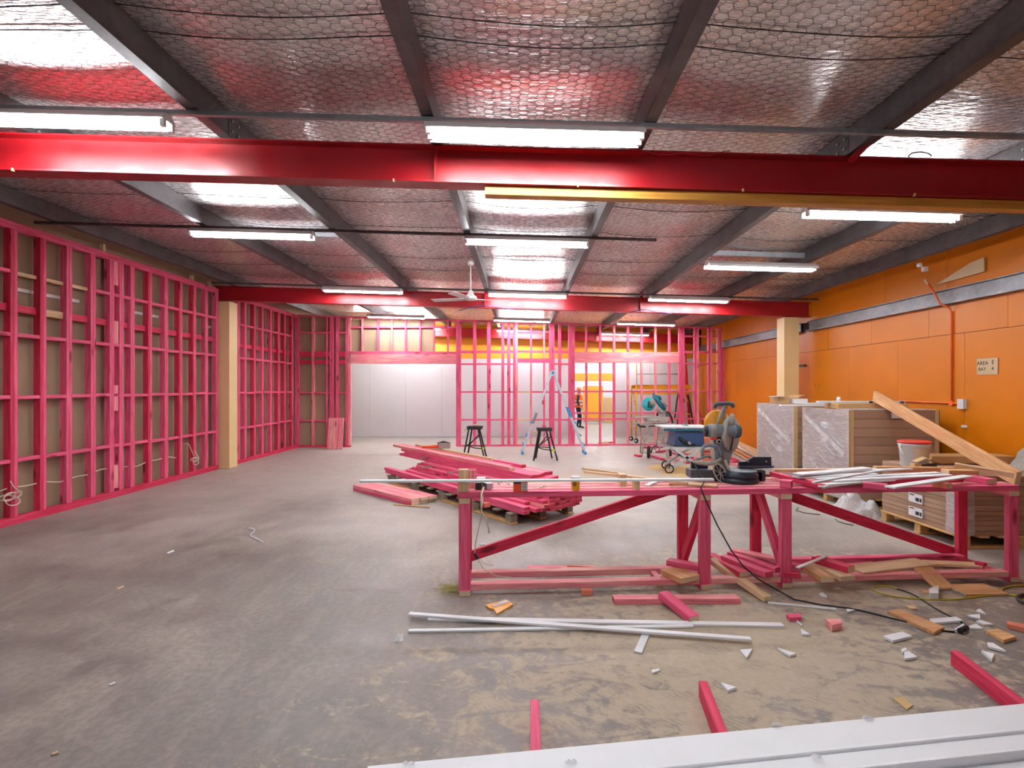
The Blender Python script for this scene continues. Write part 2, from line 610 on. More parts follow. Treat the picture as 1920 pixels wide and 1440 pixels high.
# wire netting under the foil: six sided cells
def netting(y0, y1):
    s = .043; dx = 1.5 * s; dy = math.sqrt(3) * s
    V = []; F = []
    nx = int(11.9 / dx); ny = int((y1 - y0) / dy)
    def wob(x, y):
        return (x + .006 * math.sin(y * 9 + x * 3), y + .012 * math.sin(x * 2.3 + y * 1.1), zroof(min(6.15, max(-6.3, x)), y) - .006)
    r = .0013
    def edge(a, b):
        a = Vector(a); b = Vector(b)
        t = (b - a).normalized(); side = Vector((-t.y, t.x, 0)).normalized() * r; k = len(V)
        up = Vector((0, 0, r))
        V.extend([a + side + up * .6, a - side + up * .6, a - up, b + side + up * .6, b - side + up * .6, b - up])
        F.extend([(k, k + 1, k + 4, k + 3), (k + 1, k + 2, k + 5, k + 4), (k + 2, k, k + 3, k + 5)])
    for i in range(nx):
        cx = -6.1 + i * dx
        for j in range(ny):
            cy = y0 + j * dy + (dy / 2 if i % 2 else 0)
            pts = [wob(cx + s * math.cos(math.radians(60 * k)), cy + s * math.sin(math.radians(60 * k))) for k in (0, 1, 2, 3)]
            edge(pts[0], pts[1]); edge(pts[1], pts[2]); edge(pts[2], pts[3])
    m = MB(); m.add(V, F)
    return m
o = netting(2.3, 10.7).build('wire_netting', 'wire', origin=(0, 0, 0))
tag(o, 'six sided wire netting holding up the roof foil', 'netting', kind='stuff')
for i, yy in enumerate((3.02, 3.22, 6.05, 7.05, 8.6, 9.55)):
    pts = [(x, yy + .02 * math.sin(x * 3 + i), zroof(x, yy) - .014) for x in np.arange(-5.9, 5.9, .12)]
    o = MB().tube(pts, .004, 5).build('tie_wire', 'wire')
    tag(o, ['tie wire along the netting, row nearest the camera', 'tie wire along the netting, second row from the camera',
            'tie wire along the netting just beyond the near red beam', 'tie wire along the netting beyond the second lamp row',
            'tie wire along the netting midway between the red beams', 'tie wire along the netting just before the far red beam'][i], 'wire', 'netting tie wires')

# red steel beams
def ibeam(name, Y, label, stiff):
    D, B, tf, tw = .295, .165, .013, .009
    r = thing(name, label, 'steel beam', (0, Y, 3.25))
    zt = lambda x: 3.55 - FALL * x
    xa, xb = -6.22, 5.98
    y0 = Y; yc = Y + B / 2
    prof = [(y0, 0), (y0 + B, 0), (y0 + B, -tf), (yc + tw / 2, -tf), (yc + tw / 2, -D + tf), (y0 + B, -D + tf), (y0 + B, -D), (y0, -D), (y0, -D + tf), (yc - tw / 2, -D + tf), (yc - tw / 2, -tf), (y0, -tf)]
    m = MB()
    a = [(xa, y, zt(xa) + z) for y, z in prof]; b = [(xb, y, zt(xb) + z) for y, z in prof]
    n = len(prof)
    m.add(a + b, [tuple(range(n)), tuple(range(2 * n - 1, n - 1, -1))] + [(i, n + i, n + (i + 1) % n, (i + 1) % n) for i in range(n)])
    m.build('beam_section', 'red_steel', r)
    for x in stiff:
        MB().lohi((x - .006, y0 + .004, zt(x) - D + tf), (x + .006, yc - tw / 2, zt(x) - tf)).lohi((x - .006, y0 - .0, zt(x) - tf), (x + .05, y0 + .01, zt(x) + .12)).build('stiffener_plate', 'red_steel', r)
    return r
b1 = ibeam('red_beam', BEAM_Y[0], 'red steel beam across the room nearest the camera', (-.67,))
b2 = ibeam('red_beam', BEAM_Y[1], 'red steel beam resting on the two cream columns', (-.72, 2.45))
b3 = ibeam('red_beam', BEAM_Y[2], 'farthest red steel beam seen through the pink studs', (-.7, 2.5))
MB().bar(P(1594, 303, 4.20), P(1629, 266, 4.02), .035, .035).build('fly_brace', 'red_steel', b1)
for x in (-4.0, -1.0, .45, 1.75, 3.1):
    z = 3.55 - FALL * x - .295
    MB().lohi((x, 4.192, z - .012), (x + .012, 4.21, z + .012)).build('clip', 'raw', b1)
# yellow timber under the near beam
t = timber('beam_timber', (-.28, 4.29, 3.255 + FALL * .28 - .040), (5.3, 4.29, 3.255 - FALL * 5.3 - .040), .10, .07, 'yellow_wood', 'yellow_wood')
tag(t, 'long yellow-brown timber fixed under the near red beam', 'timber')
# thin red wire looping along the near beam
pts = [(.85 + i * .05, 4.185 , 3.545 - FALL * (.85 + i * .05) + .012 * math.sin(i * .9) - .03 * math.sin(math.pi * i / 16)) for i in range(17)]
o = MB().tube(pts, .0035, 6).build('red_wire', 'red_steel'); tag(o, 'thin red wire lying along the top edge of the near beam', 'wire')
pts = [(3.15 + .09 * math.cos(a), 4.2, 3.47 + .035 * math.sin(a)) for a in np.linspace(0, 3.3, 10)]
o = MB().tube(pts, .005, 6).build('wire_loop', 'cable_black'); tag(o, 'small black loop of wire standing above the near red beam', 'wire')

# purlins
ORD = ['purlin against the pink framed left wall', 'steel purlin, second from the left wall', 'steel purlin, third from the left wall',
       'steel purlin left of the middle row of lamps', 'steel purlin right of the middle row of lamps', 'steel purlin, third from the orange wall',
       'steel purlin, second from the orange wall', 'steel purlin against the orange right wall']
for (x, s), lb in zip(PURL, ORD):
    r = thing('purlin', 'galvanised ' + lb, 'purlin', (x, 7, zb(x)))
    w, h, t, lip = .085 * s, .2, .004, .018
    z = zb(x)
    # C section, flanges towards the middle of the room
    prof = [(x, z + lip), (x, z), (x + w, z), (x + w, z + h), (x, z + h), (x, z + h - lip)]
    inn = [(x + t * s, z + h - lip), (x + t * s, z + h - t), (x + w - t * s, z + h - t), (x + w - t * s, z + t), (x + t * s, z + t), (x + t * s, z + lip)]
    pr = prof + inn
    MB().prism([(a, -3.1, c) for a, c in pr], (0, 20.9, 0)).build('channel', 'galv_dark' , r)
    for yb in BEAM_Y:
        MB().lohi((x + w - .004, yb - .02, z + .01), (x + w + .004 , yb + .16, z + .17)).build('cleat', 'galv_dark', r)
        m = MB()
        for dy in (.02, .11):
            for dz in (.05, .13):
                m.cyl((x + w + .004 * s, yb + dy, z + dz), (x + w + .016 * s, yb + dy, z + dz), .011, n=6)
        m.build('bolts', 'galv', r)['kind'] = 'stuff'
# bridging channels between purlins
for xa, xb, Y, lb in ((-3.92, -2.40, 7.25, 'galvanised bridging channel behind the left lamp of the second row'), (-.62, .92, 7.45, 'galvanised bridging channel behind the middle lamp of the second row'),
                      (2.70, 4.10, 7.66, 'galvanised bridging channel above the right hand lamp near the orange wall')):
    r = thing('bridging_channel', lb, 'steel channel', ((xa + xb) / 2, Y, zb(xa)))
    MB().bar((xa, Y, zb(xa) + .10), (xb, Y, zb(xb) + .10), .05, .07).build('channel', 'galv', r)
    for x in (xa, xb):
        MB().lohi((x - .012, Y - .05, zb(x) + .01), (x + .012, Y + .05, zb(x) + .18)).build('end_bracket', 'galv', r)

# mounting rails for the lamps
for Y, lb in ((3.80, 'thin steel rail carrying the lamps nearest the camera'), (6.65, 'thin steel rail carrying the second row of lamps'), (10.45, 'thin steel rail carrying the lamps before the far red beam')):
    o = timber('lamp_rail', (-6.05, Y, zb(-6.05) - .02), (5.85 if Y != 6.65 else 1.7, Y, zb(5.85 if Y != 6.65 else 1.7) - .02), .035, .035, 'galv_dark' if Y > 4 else 'galv')
    tag(o, lb, 'steel rail')

# fluorescent lamps
def lamp(xa, xb, Y, z, label, shade=False):
    r = thing('ceiling_lamp', label, 'ceiling lamp', ((xa + xb) / 2, Y, z), 'twin tube ceiling lamps')
    sl = -FALL * (xb - xa)
    pa, pb = Vector((xa, Y, z)), Vector((xb, Y, z + sl))
    m = MB()
    M, L = frame(pa, pb)
    prof = [(-.03, 0), (.03, 0), (.075, -.045), (.075, -.055), (-.075, -.055), (-.075, -.045)]
    m.prism([pa + Vector((0, a, b)) for a, b in prof], pb - pa)
    m.build('batten', 'plastic_white', r)
    if shade:                 # folded steel reflector closing the top and sides
        w, d = .125, .088
        pr = [(-.035, .004), (.035, .004), (w, -.055), (w, -d), (w - .004, -d), (w - .004, -.057), (.034, .0), (-.034, .0), (-w + .004, -.057), (-w + .004, -d), (-w, -d), (-w, -.055)]
        MB().prism([pa + Vector((0, a, b)) for a, b in pr], pb - pa).build('reflector', 'plastic_white', r)
    for dy in (-.045, .045):
        MB().cyl(pa + Vector((.03, dy, -.085)), pb + Vector((-.03, dy, -.085)), .0135, n=8).build('tube', 'tube_light_new' if Y > 13 else 'tube_light', r)
    for e, sg in ((pa, 1), (pb, -1)):
        for dy in (-.045, .045):
            MB().lohi(e + Vector((-.002 if sg > 0 else -.03, dy - .014, -.104)), e + Vector((.03 if sg > 0 else .002, dy + .014, -.05))).build('socket', 'plastic_white', r)
lamps = [(-4.03, -2.50, 3.80, 'left lamp of the row nearest the camera, cut by the frame'), (-.66, .87, 3.80, 'large middle lamp in front of the near red beam'),
         (-4.10, -2.57, 6.65, 'left lamp of the second row beyond the near beam'), (-.68, .85, 6.65, 'middle lamp of the second row beyond the near beam'),
         (2.82, 4.35, 5.30, 'lamp below the near beam close to the orange wall'), (2.66, 4.19, 7.60, 'lamp under the bridging channel above the wrapped pallets'),
         (-3.85, -2.32, 10.45, 'left lamp in front of the far red beam'), (-.62, .91, 10.45, 'middle lamp in front of the far red beam'), (2.54, 4.07, 10.45, 'right lamp in front of the far red beam'),
         (-4.10, -2.57, 14.35, 'lamp over the wide opening in the back framing'), (-.72, .81, 14.35, 'middle lamp above the back framing top plate'), (2.64, 4.17, 14.35, 'right lamp above the back framing top plate'),
         (-4.08, -2.55, 17.1, 'distant lamp seen at the edge of the tan lining'), (-4.9, -3.37, 15.75, 'lamp added unseen behind the tan lining to brighten the partition'), (-.75, .78, 17.1, 'distant lamp behind the middle back studs'), (2.6, 4.13, 17.1, 'distant lamp behind the right back studs')]  # the lamp behind the lining is unseen, added to brighten the white partition
for xa, xb, Y, lb in lamps:
    lamp(xa, xb, Y, zb(xa) - .035, 'twin tube fluorescent ' + lb, (Y == 3.8 and xa > -1) or (xa > 2 and Y != 5.3) or (Y == 10.45 and xa < -3) or Y == 14.35)
lamp(-.66, .87, -.8, zb(-.66) - .035, 'unseen twin tube fluorescent lamp added behind the camera as fill')  # unseen fill lamp, added to light the foreground
for xa, yy, w in ((.9, 22.6, 'left'), (3.0, 22.6, 'right'), (1.9, 19.6, 'near'), (4.6, 22.6, 'end')):  # lamps out of view, added so the far room is lit
    lamp(xa, xa + 1.53, yy, 3.2, 'unseen twin tube fluorescent %s lamp added to brighten the far room' % w)

# ------------------------------------------------------------------ walls
def wall(name, lo, hi, mat, label=None):
    return struct(MB().lohi(lo, hi).build(name, mat), label)
wall('wall_left', (-6.40, -3.2, 0), (-6.26, 17.95, 4.0), 'tan_board', 'tan board lining behind the pink left framing')
wall('wall_behind', (-6.4, -3.3, 0), (6.2, -3.15, 4.0), 'board_white')
w = wall('wall_right', (XR + .014, -3.2, 0), (XR + .2, 17.95, 3.9), 'gap_dark', 'orange painted panel wall')
SEAM = [7.08 + 1.25 * k for k in range(-8, 10)]
for k, y in enumerate(SEAM[:-1]):
    y1 = min(SEAM[k + 1], 17.9)
    if y >= 17.9: break
    off = .62 if True else 0
    for (z0, z1, sh) in ((.004, 2.378, 0), (2.384, 2.80, .62), (2.99, 3.75, .3)):
        if sh and y + sh > 17.3: continue
        d = .012 if z0 < 2.9 else .008
        MB().lohi((XR + (.002 if z0 < 2.9 else .006), y + sh + .0025, z0), (XR + .016, y1 + sh - .0025, z1)).build('panel', 'orange_paint', w)
# steel girt along the right wall
r = thing('steel_girt', 'long galvanised channel running along the orange wall', 'steel channel', (5.8, 8, 2.79))
for y0, y1 in ((-3.0, 10.84), (11.16, 17.4)):
    prof = [(5.89, 2.79), (5.80, 2.79), (5.80, 2.805), (5.80, 2.82), (5.875, 2.825), (5.875, 2.985), (5.83, 2.99), (5.83, 3.0), (5.89, 3.0)]
    MB().prism([(a, y0, c) for a, c in prof], (0, y1 - y0, 0)).build('channel', 'galv_mid', r)
# upper lining step of the right wall
# cream columns
for x0, x1, lb in ((-6.22, -5.92, 'cream painted square column against the pink left framing'), (5.38, 5.68, 'cream painted square column against the orange wall')):
    r = thing('column', lb, 'column', ((x0 + x1) / 2, 11, 0))
    zt = 3.55 - FALL * x0 - .295 - .02
    MB().lohi((x0, 10.86, 0), (x1, 11.17, zt)).build('casing', 'cream', r)
    MB().lohi((x0 + .03, 10.88, zt), (x1 - .03, 11.15, zt + .012)).build('cap_plate', 'red_steel', r)
    MB().lohi((x0 - .004, 10.856, 0), (x1 + .004, 11.174, .012)).build('base_strip', 'carton_edge', r)

# far white partition with its doorway, orange wall above, room beyond
xo0, xo1 = 1.80, 3.14
w = wall('wall_partition', (-6.26, 17.80, .02), (xo0, 17.86, 2.60), 'gap_dark', 'white lined partition far behind the pink studs')
x = -6.2; k = 0
while x < xo0 - .05:
    x1 = min(x + 1.2, xo0)
    MB().lohi((x + .002, 17.75, .025), (x1 - .002, 17.80, 2.62)).build('panel', 'board_white', w); x += 1.2
w = wall('wall_partition_end', (xo1, 17.80, .02), (5.9, 17.86, 2.60), 'gap_dark', 'white lined partition right of the far doorway')
x = xo1
while x < 5.85:
    x1 = min(x + 1.2, 5.88)
    MB().lohi((x + .002, 17.75, .025), (x1 - .002, 17.80, 2.62)).build('panel', 'board_white', w); x += 1.2
w = wall('wall_upper_orange', (-6.26, 17.90, 2.5), (6.1, 18.02, 4.0), 'orange_far', 'orange wall above the far white partition')
wall('wall_far', (-1, 25.0, 0), (9, 25.12, 3.4), 'board_white', 'white wall of the far room')
wall('wall_far_side', (-1.1, 18.05, 0), (-1.0, 25, 3.4), 'board_white')
wall('wall_far_other', (9.0, 18.05, 0), (9.1, 25, 3.4), 'board_white')
wall('ceiling_far', (-1.1, 18.05, 3.3), (9.1, 25.1, 3.4), 'board_white')
wall('floor_far', (6.3, 17.9, -.1), (9.1, 25.1, -.001), 'concrete')
wall('trim_1', (2.2, 24.97, 1.98), (4.9, 25.0, 2.32), 'orange_far', 'orange band high on the far room wall')
d = struct(MB().lohi((2.95, 24.95, .1), (3.88, 24.995, 1.73)).build('door_1', 'orange_far'), 'plain orange door panel in the far room')
MB().cyl((3.05, 24.9, .95), (3.05, 24.96, .95), .03, n=8).build('door_knob', 'alu', d)
o = timber('leaning_board', (4.2, 24.8, .0), (4.2, 24.98, 1.2), .55, .02, 'cardboard', up=(0, 1, 0))
tag(o, 'pale tan board leaning beside the orange door', 'board')

# ================================================================== PINK WALL FRAMING
def lx(px):                    # along the left wall from a pixel column
    return -XL * FPX / (VPX - px)
NOG = (.77, 1.54, 2.30)
def left_frame(label, studs, y_end, blocks=False):
    y0 = studs[0] - .06
    r = thing('timber_wall_frame', label, 'wall frame', (XL - .045, (y0 + y_end) / 2, 0))
    xc = XL - .045
    for z, nm in ((.0225, 'bottom_plate'), (.0675, 'bottom_plate'), (3.5825, 'top_plate'), (3.6275, 'top_plate')):
        timber(nm, (xc, y0, z), (xc, y_end, z), .09, .045, 'pink_deep' if z < .1 else 'pink', parent=r)
    for y in studs:
        for d in (.0235, .0705):
            if y + d > y_end: continue
            timber('stud', (xc - RND.uniform(0, .004), y + d, .09), (xc - RND.uniform(0, .004), y + d, 3.56), .09, .045, RND.choice(['pink', 'pink', 'pink_deep']) if d < .05 else 'pink', parent=r, up=(0, 1, 0))
    return r
sA = [6.387 - .4 * k for k in range(8, 0, -1)] + [lx(p) for p in (20, 75.5, 125, 170.5, 206, 224, 245, 278, 309, 336, 362, 385)] + [10.705]
fA = left_frame('pink timber stud framing along the left wall before the column', sA, 10.80)
sB = [lx(p) for p in (446, 459, 476, 491.5, 507, 521, 533)] + [14.25]
fB = left_frame('pink timber stud framing along the left wall beyond the column', sB, 14.66)
def noggins(r, studs, rows, flat_z, top_z, raw_top=(), raw_flat=()):
    xc = XL - .045
    for i, (a, b) in enumerate(zip(studs[:-1], studs[1:])):
        ya, yb = a + .094, b
        if yb - ya < .06: continue
        for z in rows:
            dz = RND.uniform(-.008, .008)
            timber('noggin', (xc, ya, z + dz), (xc, yb, z + dz), .085, .045, 'pink', parent=r)
        raw = i in raw_flat
        timber('noggin', (XL - .0675, ya, flat_z), (XL - .0675, yb, flat_z), .04, .09, 'raw' if raw else 'pink_deep', parent=r)
        raw = i in raw_top
        timber('noggin', (xc - (.02 if raw else 0), ya, top_z), (xc - (.02 if raw else 0), yb, top_z), .04 if raw else .085, .045, 'raw' if raw else 'pink', parent=r)
noggins(fA, sA, NOG, 2.62, 3.05, (8, 9, 10), (9,))
noggins(fB, sB, NOG, 2.58, 3.03)
for z0, z1 in ((.13, .48), (1.30, 1.69), (2.27, 2.66), (3.20, 3.56)):
    timber('packer', (XL - .035, 8.073, z0), (XL - .035, 8.073, z1), .05, .085, 'pink_pale', parent=fA, up=(0, 1, 0))
for y, z in ((7.85, 3.71), (10.55, 3.71), (9.98, 3.70)):
    timber('packer', (XL - .045, y, z - .055), (XL - .045, y, z + .055), .06, .045, 'raw', parent=fA, up=(0, 1, 0))
# white strips fixed to the lining behind the studs
for y0, y1, lb in ((6.62, 7.55, 'white plastic strip on the lining behind the near left studs'), (8.3, 9.2, 'white plastic strip on the lining behind the middle left studs'), (10.5, 10.78, 'short white plastic strip on the lining beside the column')):
    o = timber('plastic_strip', (-6.245, y0, 2.87), (-6.245, y1, 2.87), .02, .045, 'plastic_white'); tag(o, lb, 'strip')
# cable through the left studs
pts = [(-6.15, y, .42 + .02 * math.sin(y * 5) + .012 * math.sin(y * 13)) for y in np.arange(6.25, 9.55, .08)]
o = MB().tube(pts, .008, 6).build('cable', 'cable_cream'); tag(o, 'cream cable threaded through the left studs near the floor', 'cable')
def coil(name, c, r, label, seed, mat='cable_cream', turns=3.2, rad=.007, flat=.5):
    q = random.Random(seed); pts = []
    for i in range(int(turns * 18)):
        a = i / 18 * 2 * math.pi
        rr = r * (1 + .25 * math.sin(a * 1.7 + seed))
        pts.append((c[0] + .03 * math.sin(a * .7) , c[1] + rr * math.cos(a), c[2] + rr * flat * math.sin(a) + .03 * math.sin(a * .41)))
    pts.append((c[0], c[1] + r * .4, c[2] + r * 1.3)); pts.append((c[0] - .02, c[1] + r * .2, c[2] + r * 2.0))
    o = MB().tube(pts, rad, 6).build(name, mat); tag(o, label, 'cable')
coil('cable_coil', (-6.05, 6.33, .34), .10, 'loose coil of cream cable hanging on the nearest visible left stud', 1)
coil('cable_coil', (-6.05, 9.93, .30), .09, 'loose coil of cream cable hanging near the cream column', 2)
pts = [(-6.12, 9.70, .62), (-6.10, 9.74, .64), (-6.08, 9.80, .60), (-6.06, 9.86, .46), (-6.05, 9.9, .38)]
MB().tube(pts, .007, 6).build('cable_tail', 'cable_cream', bpy.data.objects['cable_coil.001'])

# ------------------------------------------------------------------ back framing
KB = .0498
def bx(px):
    rr = (px - VPX) / FPX
    Y = (14.75 + 6.1 * KB) / (1 - KB * rr)
    return Vector((rr * Y, Y, 0))
BANG = math.atan(KB); BD = Vector((math.cos(BANG), math.sin(BANG), 0)); BN = Vector((-math.sin(BANG), math.cos(BANG), 0))
def bz(px, py):
    return EYE - (py - VPY) / FPX * bx(px).y
def btop(px):
    return 3.67 - .0243 * (bx(px).x + 6.1)
fC = thing('timber_wall_frame', 'pink timber stud framing across the back of the room with a wide opening', 'wall frame', (0, 15.05, 0))
def bstud(x0, x1, z0=.045, z1=None, mat=None, dep=.09, back=0.0):
    a, b = bx(x0), bx(x1)
    w = (b - a).length; c = (a + b) / 2 + BN * (dep / 2 + back)
    z1 = btop((x0 + x1) / 2) - .045 if z1 is None else z1
    n = 2 if w > .115 else 1
    for i in range(n):
        q = c + BD * (w * ((i + .5) / n - .5))
        timber('stud', q + Vector((0, 0, z0)), q + Vector((0, 0, z1)), w / n - .002, dep, mat or RND.choice(['pink', 'pink', 'pink_pale']), parent=fC, up=BN)
def brail(x0, x1, y0, y1, mat='pink', dep=.09, back=0.0, name='noggin'):
    xm = (x0 + x1) / 2
    a, b = bx(x0), bx(x1)
    za, zb_ = bz(xm, y1), bz(xm, y0)
    off = BN * (dep / 2 + back)
    h = max(.04, zb_ - za); zc = (za + zb_) / 2
    timber(name, a + off + Vector((0, 0, zc)), b + off + Vector((0, 0, zc)), dep, h, mat, parent=fC)
# plates
for x0, x1 in ((552, 657), (855, 1078), (1078, 1362)):
    a, b = bx(x0) + BN * .045, bx(x1) + BN * .045
    timber('bottom_plate', a + Vector((0, 0, .0225)), b + Vector((0, 0, .0225)), .09, .045, 'pink_deep' if x0 < 600 else 'pink', parent=fC)
for x0, x1 in ((552, 813), (813, 1078), (1078, 1355)):
    a, b = bx(x0) + BN * .045, bx(x1) + BN * .045
    timber('top_plate', a + Vector((0, 0, btop(x0) - .0225)), b + Vector((0, 0, btop(x1) - .0225)), .09, .045, 'pink', parent=fC)
for x0, x1 in ((552, 561), (584, 589), (611, 614.5), (618, 626), (629, 635), (647.5, 657.5), (855, 864.5), (887, 893), (913, 920), (940, 945.5), (951, 957), (962, 971),
               (1030, 1040), (1047, 1052.5), (1066, 1078), (1098, 1101.5), (1124, 1127.5), (1150, 1154), (1176, 1180), (1202, 1205.5), (1228, 1231.5), (1254, 1257.5),
               (1273, 1284), (1302, 1311), (1328, 1336), (1345, 1353)):
    if 1090 < x0 < 1260:      # cripples: below and above the lintel
        bstud(x0, x1, .045, bz(x0, 680)); bstud(x0, x1, bz(x0, 660), None)
    else:
        bstud(x0, x1)
for x0, x1 in ((994, 997.5), (1019, 1022)):
    bstud(x0, x1, .045, bz(x0, 680)); bstud(x0, x1, bz(x0, 672), None)
for x0 in (677.5, 707, 733, 759, 786, 812, 838):
    bstud(x0, x0 + 3.2, bz(x0, 659), None)
bstud(1355, 1362, .045, bz(1358, 650))
brail(650, 857, 664, 682, 'pink_pale', .075, 0, 'lintel')
brail(650, 857, 659, 664, 'pink', .09, 0, 'lintel_plate')
brail(1077, 1277, 660, 680, 'pink_pale', .08, 0, 'lintel')
brail(970, 1030, 672, 680, 'pink', .09, 0, 'lintel')
XSL = [561, 584, 611, 618]
for a, b in zip((561, 589, 614.5, 635), (584, 611, 618, 647.5)):
    for y0, y1 in ((622, 625), (735, 738), (787, 790)):
        brail(a, b, y0, y1)
    brail(a, b, 659, 669, 'pink_deep', .05); brail(a, b, 675, 682.5, 'pink_deep', .05)
up = [657.5, 677.5, 680.7, 707, 710, 733, 736, 759, 762, 786, 789, 812, 815, 838, 841, 855]
for a, b in zip(up[0::2], up[1::2]):
    brail(a, b, 612, 615)
mid = [864.5, 887, 893, 913, 920, 940, 945.5, 951, 957, 962]
for a, b in zip(mid[0::2], mid[1::2]):
    for y0, y1, mt in ((657, 662, 'pink'), (681, 684, 'pink'), (733.5, 736.5, 'pink'), (785.5, 788.5, 'pink')):
        brail(a, b, y0, y1, mt)
for a, b in ((971, 994), (997.5, 1019), (1022, 1030)):
    brail(a, b, 620.5, 624); brail(a, b, 657, 661)
    brail(a, b, 733.5, 736.5, 'raw' if a < 990 else 'pink'); brail(a, b, 785.5, 788.5, 'raw' if a < 990 else 'pink')
for a, b in ((1040, 1047), (1052.5, 1066)):
    for y0, y1 in ((657, 662), (681, 684), (733.5, 736.5), (785.5, 788.5)):
        brail(a, b, y0, y1)
rt = [1078, 1098, 1101.5, 1124, 1127.5, 1150, 1154, 1176, 1180, 1202, 1205.5, 1228, 1231.5, 1254, 1257.5, 1273]
for a, b in zip(rt[0::2], rt[1::2]):
    for y0, y1 in ((732.5, 735.5), (773, 776), (784, 787)):
        brail(a, b, y0, y1)
for a, b in ((1284, 1302), (1311, 1328), (1336, 1345)):
    for y0, y1 in ((629, 632), (658, 662), (680, 683), (732, 735), (784, 787)):
        brail(a, b, y0, y1)
# tan lining behind the left part and the lintel
def lining(x0, x1, z0, z1, nm, lb):
    a, b = bx(x0) + BN * .097, bx(x1) + BN * .097
    o = timber(nm, a + Vector((0, 0, (z0 + z1) / 2)), b + Vector((0, 0, (z0 + z1) / 2)), .012, z1 - z0, 'tan_board')
    return struct(o, lb)
lining(552, 655, .0, 3.62, 'wall_lining', 'tan board lining behind the back framing beside the corner')
lining(655, 813, bz(735, 659), 3.55, 'wall_lining_upper', 'tan board lining behind the studs over the wide opening')

# ================================================================== THE WORK BENCH
BO = Vector((-.485, 4.22, 0)); BA = math.atan2(.30, 4.67)
BU = Vector((math.cos(BA), math.sin(BA), 0)); BV = Vector((-math.sin(BA), math.cos(BA), 0))
def B(u, v, z): return BO + BU * u + BV * v + Vector((0, 0, z))
BH = .82
bench = thing('work_bench', 'long site-built work bench of pink timber with diagonal braces', 'work bench', B(2.3, .4, 0))
def bt(nm, a, b, w, h, mat='pink', end='end_pink', up=(0, 0, 1)):
    return timber(nm, B(*a), B(*b), w, h, mat, end, bench, up)
BL = 4.74
LEGS = (.045, 2.004, 2.69, 4.69)
for i, v in enumerate((.045, .16, .275, .39, .505)):
    bt('top_rail', (-.02 if i else 0, v, BH - .0225), (BL + .03 * (i % 2), v, BH - .0225), .09 if i else .075, .045, 'pink_dusty' if i else 'pink', 'end_raw')
for u in LEGS:
    bt('cross_bearer', (u, .0, BH - .0675), (u, .56, BH - .0675), .09, .045, 'pink_pale', 'end_raw')
    bt('cross_foot', (u, -.005, .0225), (u, .56, .0225), .09, .045, 'pink', 'end_raw')
    for v in (.03, .515):
        bt('leg', (u, v, .045), (u, v, BH - .09), .09, .05, 'pink' if v < .1 else 'pink_deep', None, BV)
# bottom rails
for a, b in ((.095, 1.955), (2.055, 2.64), (2.74, 4.64)):
    bt('bottom_rail', (a, .045, .068), (b, .045, .068), .085, .045, 'pink_dusty', 'end_raw')
bt('bottom_rail', (.095, .30, .07), (1.90, .30, .07), .085, .05, 'pink_dusty', 'end_raw')
bt('bottom_rail', (2.74, .46, .07), (4.64, .46, .07), .085, .05, 'pink', 'end_raw')
# diagonal braces
bt('brace', (.0, .565, .115), (1.93, .565, .725), .045, .09, 'pink_deep')
bt('brace', (2.66, .565, .775), (4.68, .565, .075), .045, .095, 'pink_deep')
bt('brace', (2.004, .49, .10), (2.004, .06, .72), .045, .085, 'pink_deep')
bt('brace', (2.69, .48, .74), (2.69, .06, .14), .045, .085, 'pink')
# stop blocks standing at the left end
bt('stop_block', (.035, .05, BH), (.035, .05, BH + .085), .09, .07, 'raw', 'end_raw', BV)
bt('stop_block', (.03, .17, BH), (.03, .17, BH + .16), .08, .06, 'raw', 'end_raw', BV)
bt('stop_block', (.10, .22, BH), (.10, .22, BH + .15), .06, .09, 'pink_pale', 'end_pink', BV)

# ------------------------------------------------------------------ things lying on the bench
def lay(nm, a, b, w, h, z, mat, end, label, cat, tilt=0.0, group=None, up=None):
    """a length laid from pixel a to pixel b (top centre line) on a surface at height z"""
    p, q = FZ(a[0], a[1], z + h), FZ(b[0], b[1], z + h)
    p.z = q.z = z + h / 2
    q.z += tilt
    o = timber(nm, p, q, w, h, mat, end)
    return tag(o, label, cat, group)
BT = BH + .001
o = lay('white_moulding', (675, 900), (1338, 897), .045, .018, BT + .085, 'white_paint', None, 'very long white moulding balanced on the bench end block', 'moulding')
o = timber('moulding_prop', B(1.44, .06, BH), B(1.44, .06, BH + .085), .045, .09, 'raw', 'end_raw', None, BV); tag(o, 'small upright raw block propping the long white moulding', 'timber block')
o = timber('moulding_prop', B(1.37, .22, BH), B(1.37, .22, BH + .10), .06, .09, 'raw', 'end_raw', None, BV); tag(o, 'lower upright raw block on the bench beside the saw', 'timber block')
lay('thin_batten', (1095, 882), (1290, 899), .04, .02, BT + .05, 'raw', 'end_raw', 'pale raw batten slanting towards the mitre saw base', 'batten', -.02)
lay('pine_board', (1256, 903), (1345, 909), .12, .018, BT, 'raw', 'end_raw', 'flat raw pine offcut before the mitre saw', 'offcut')
lay('white_offcut', (1213, 909), (1236, 898), .05, .012, BT, 'white_paint', None, 'short white moulding offcut lying across the bench rails', 'offcut')
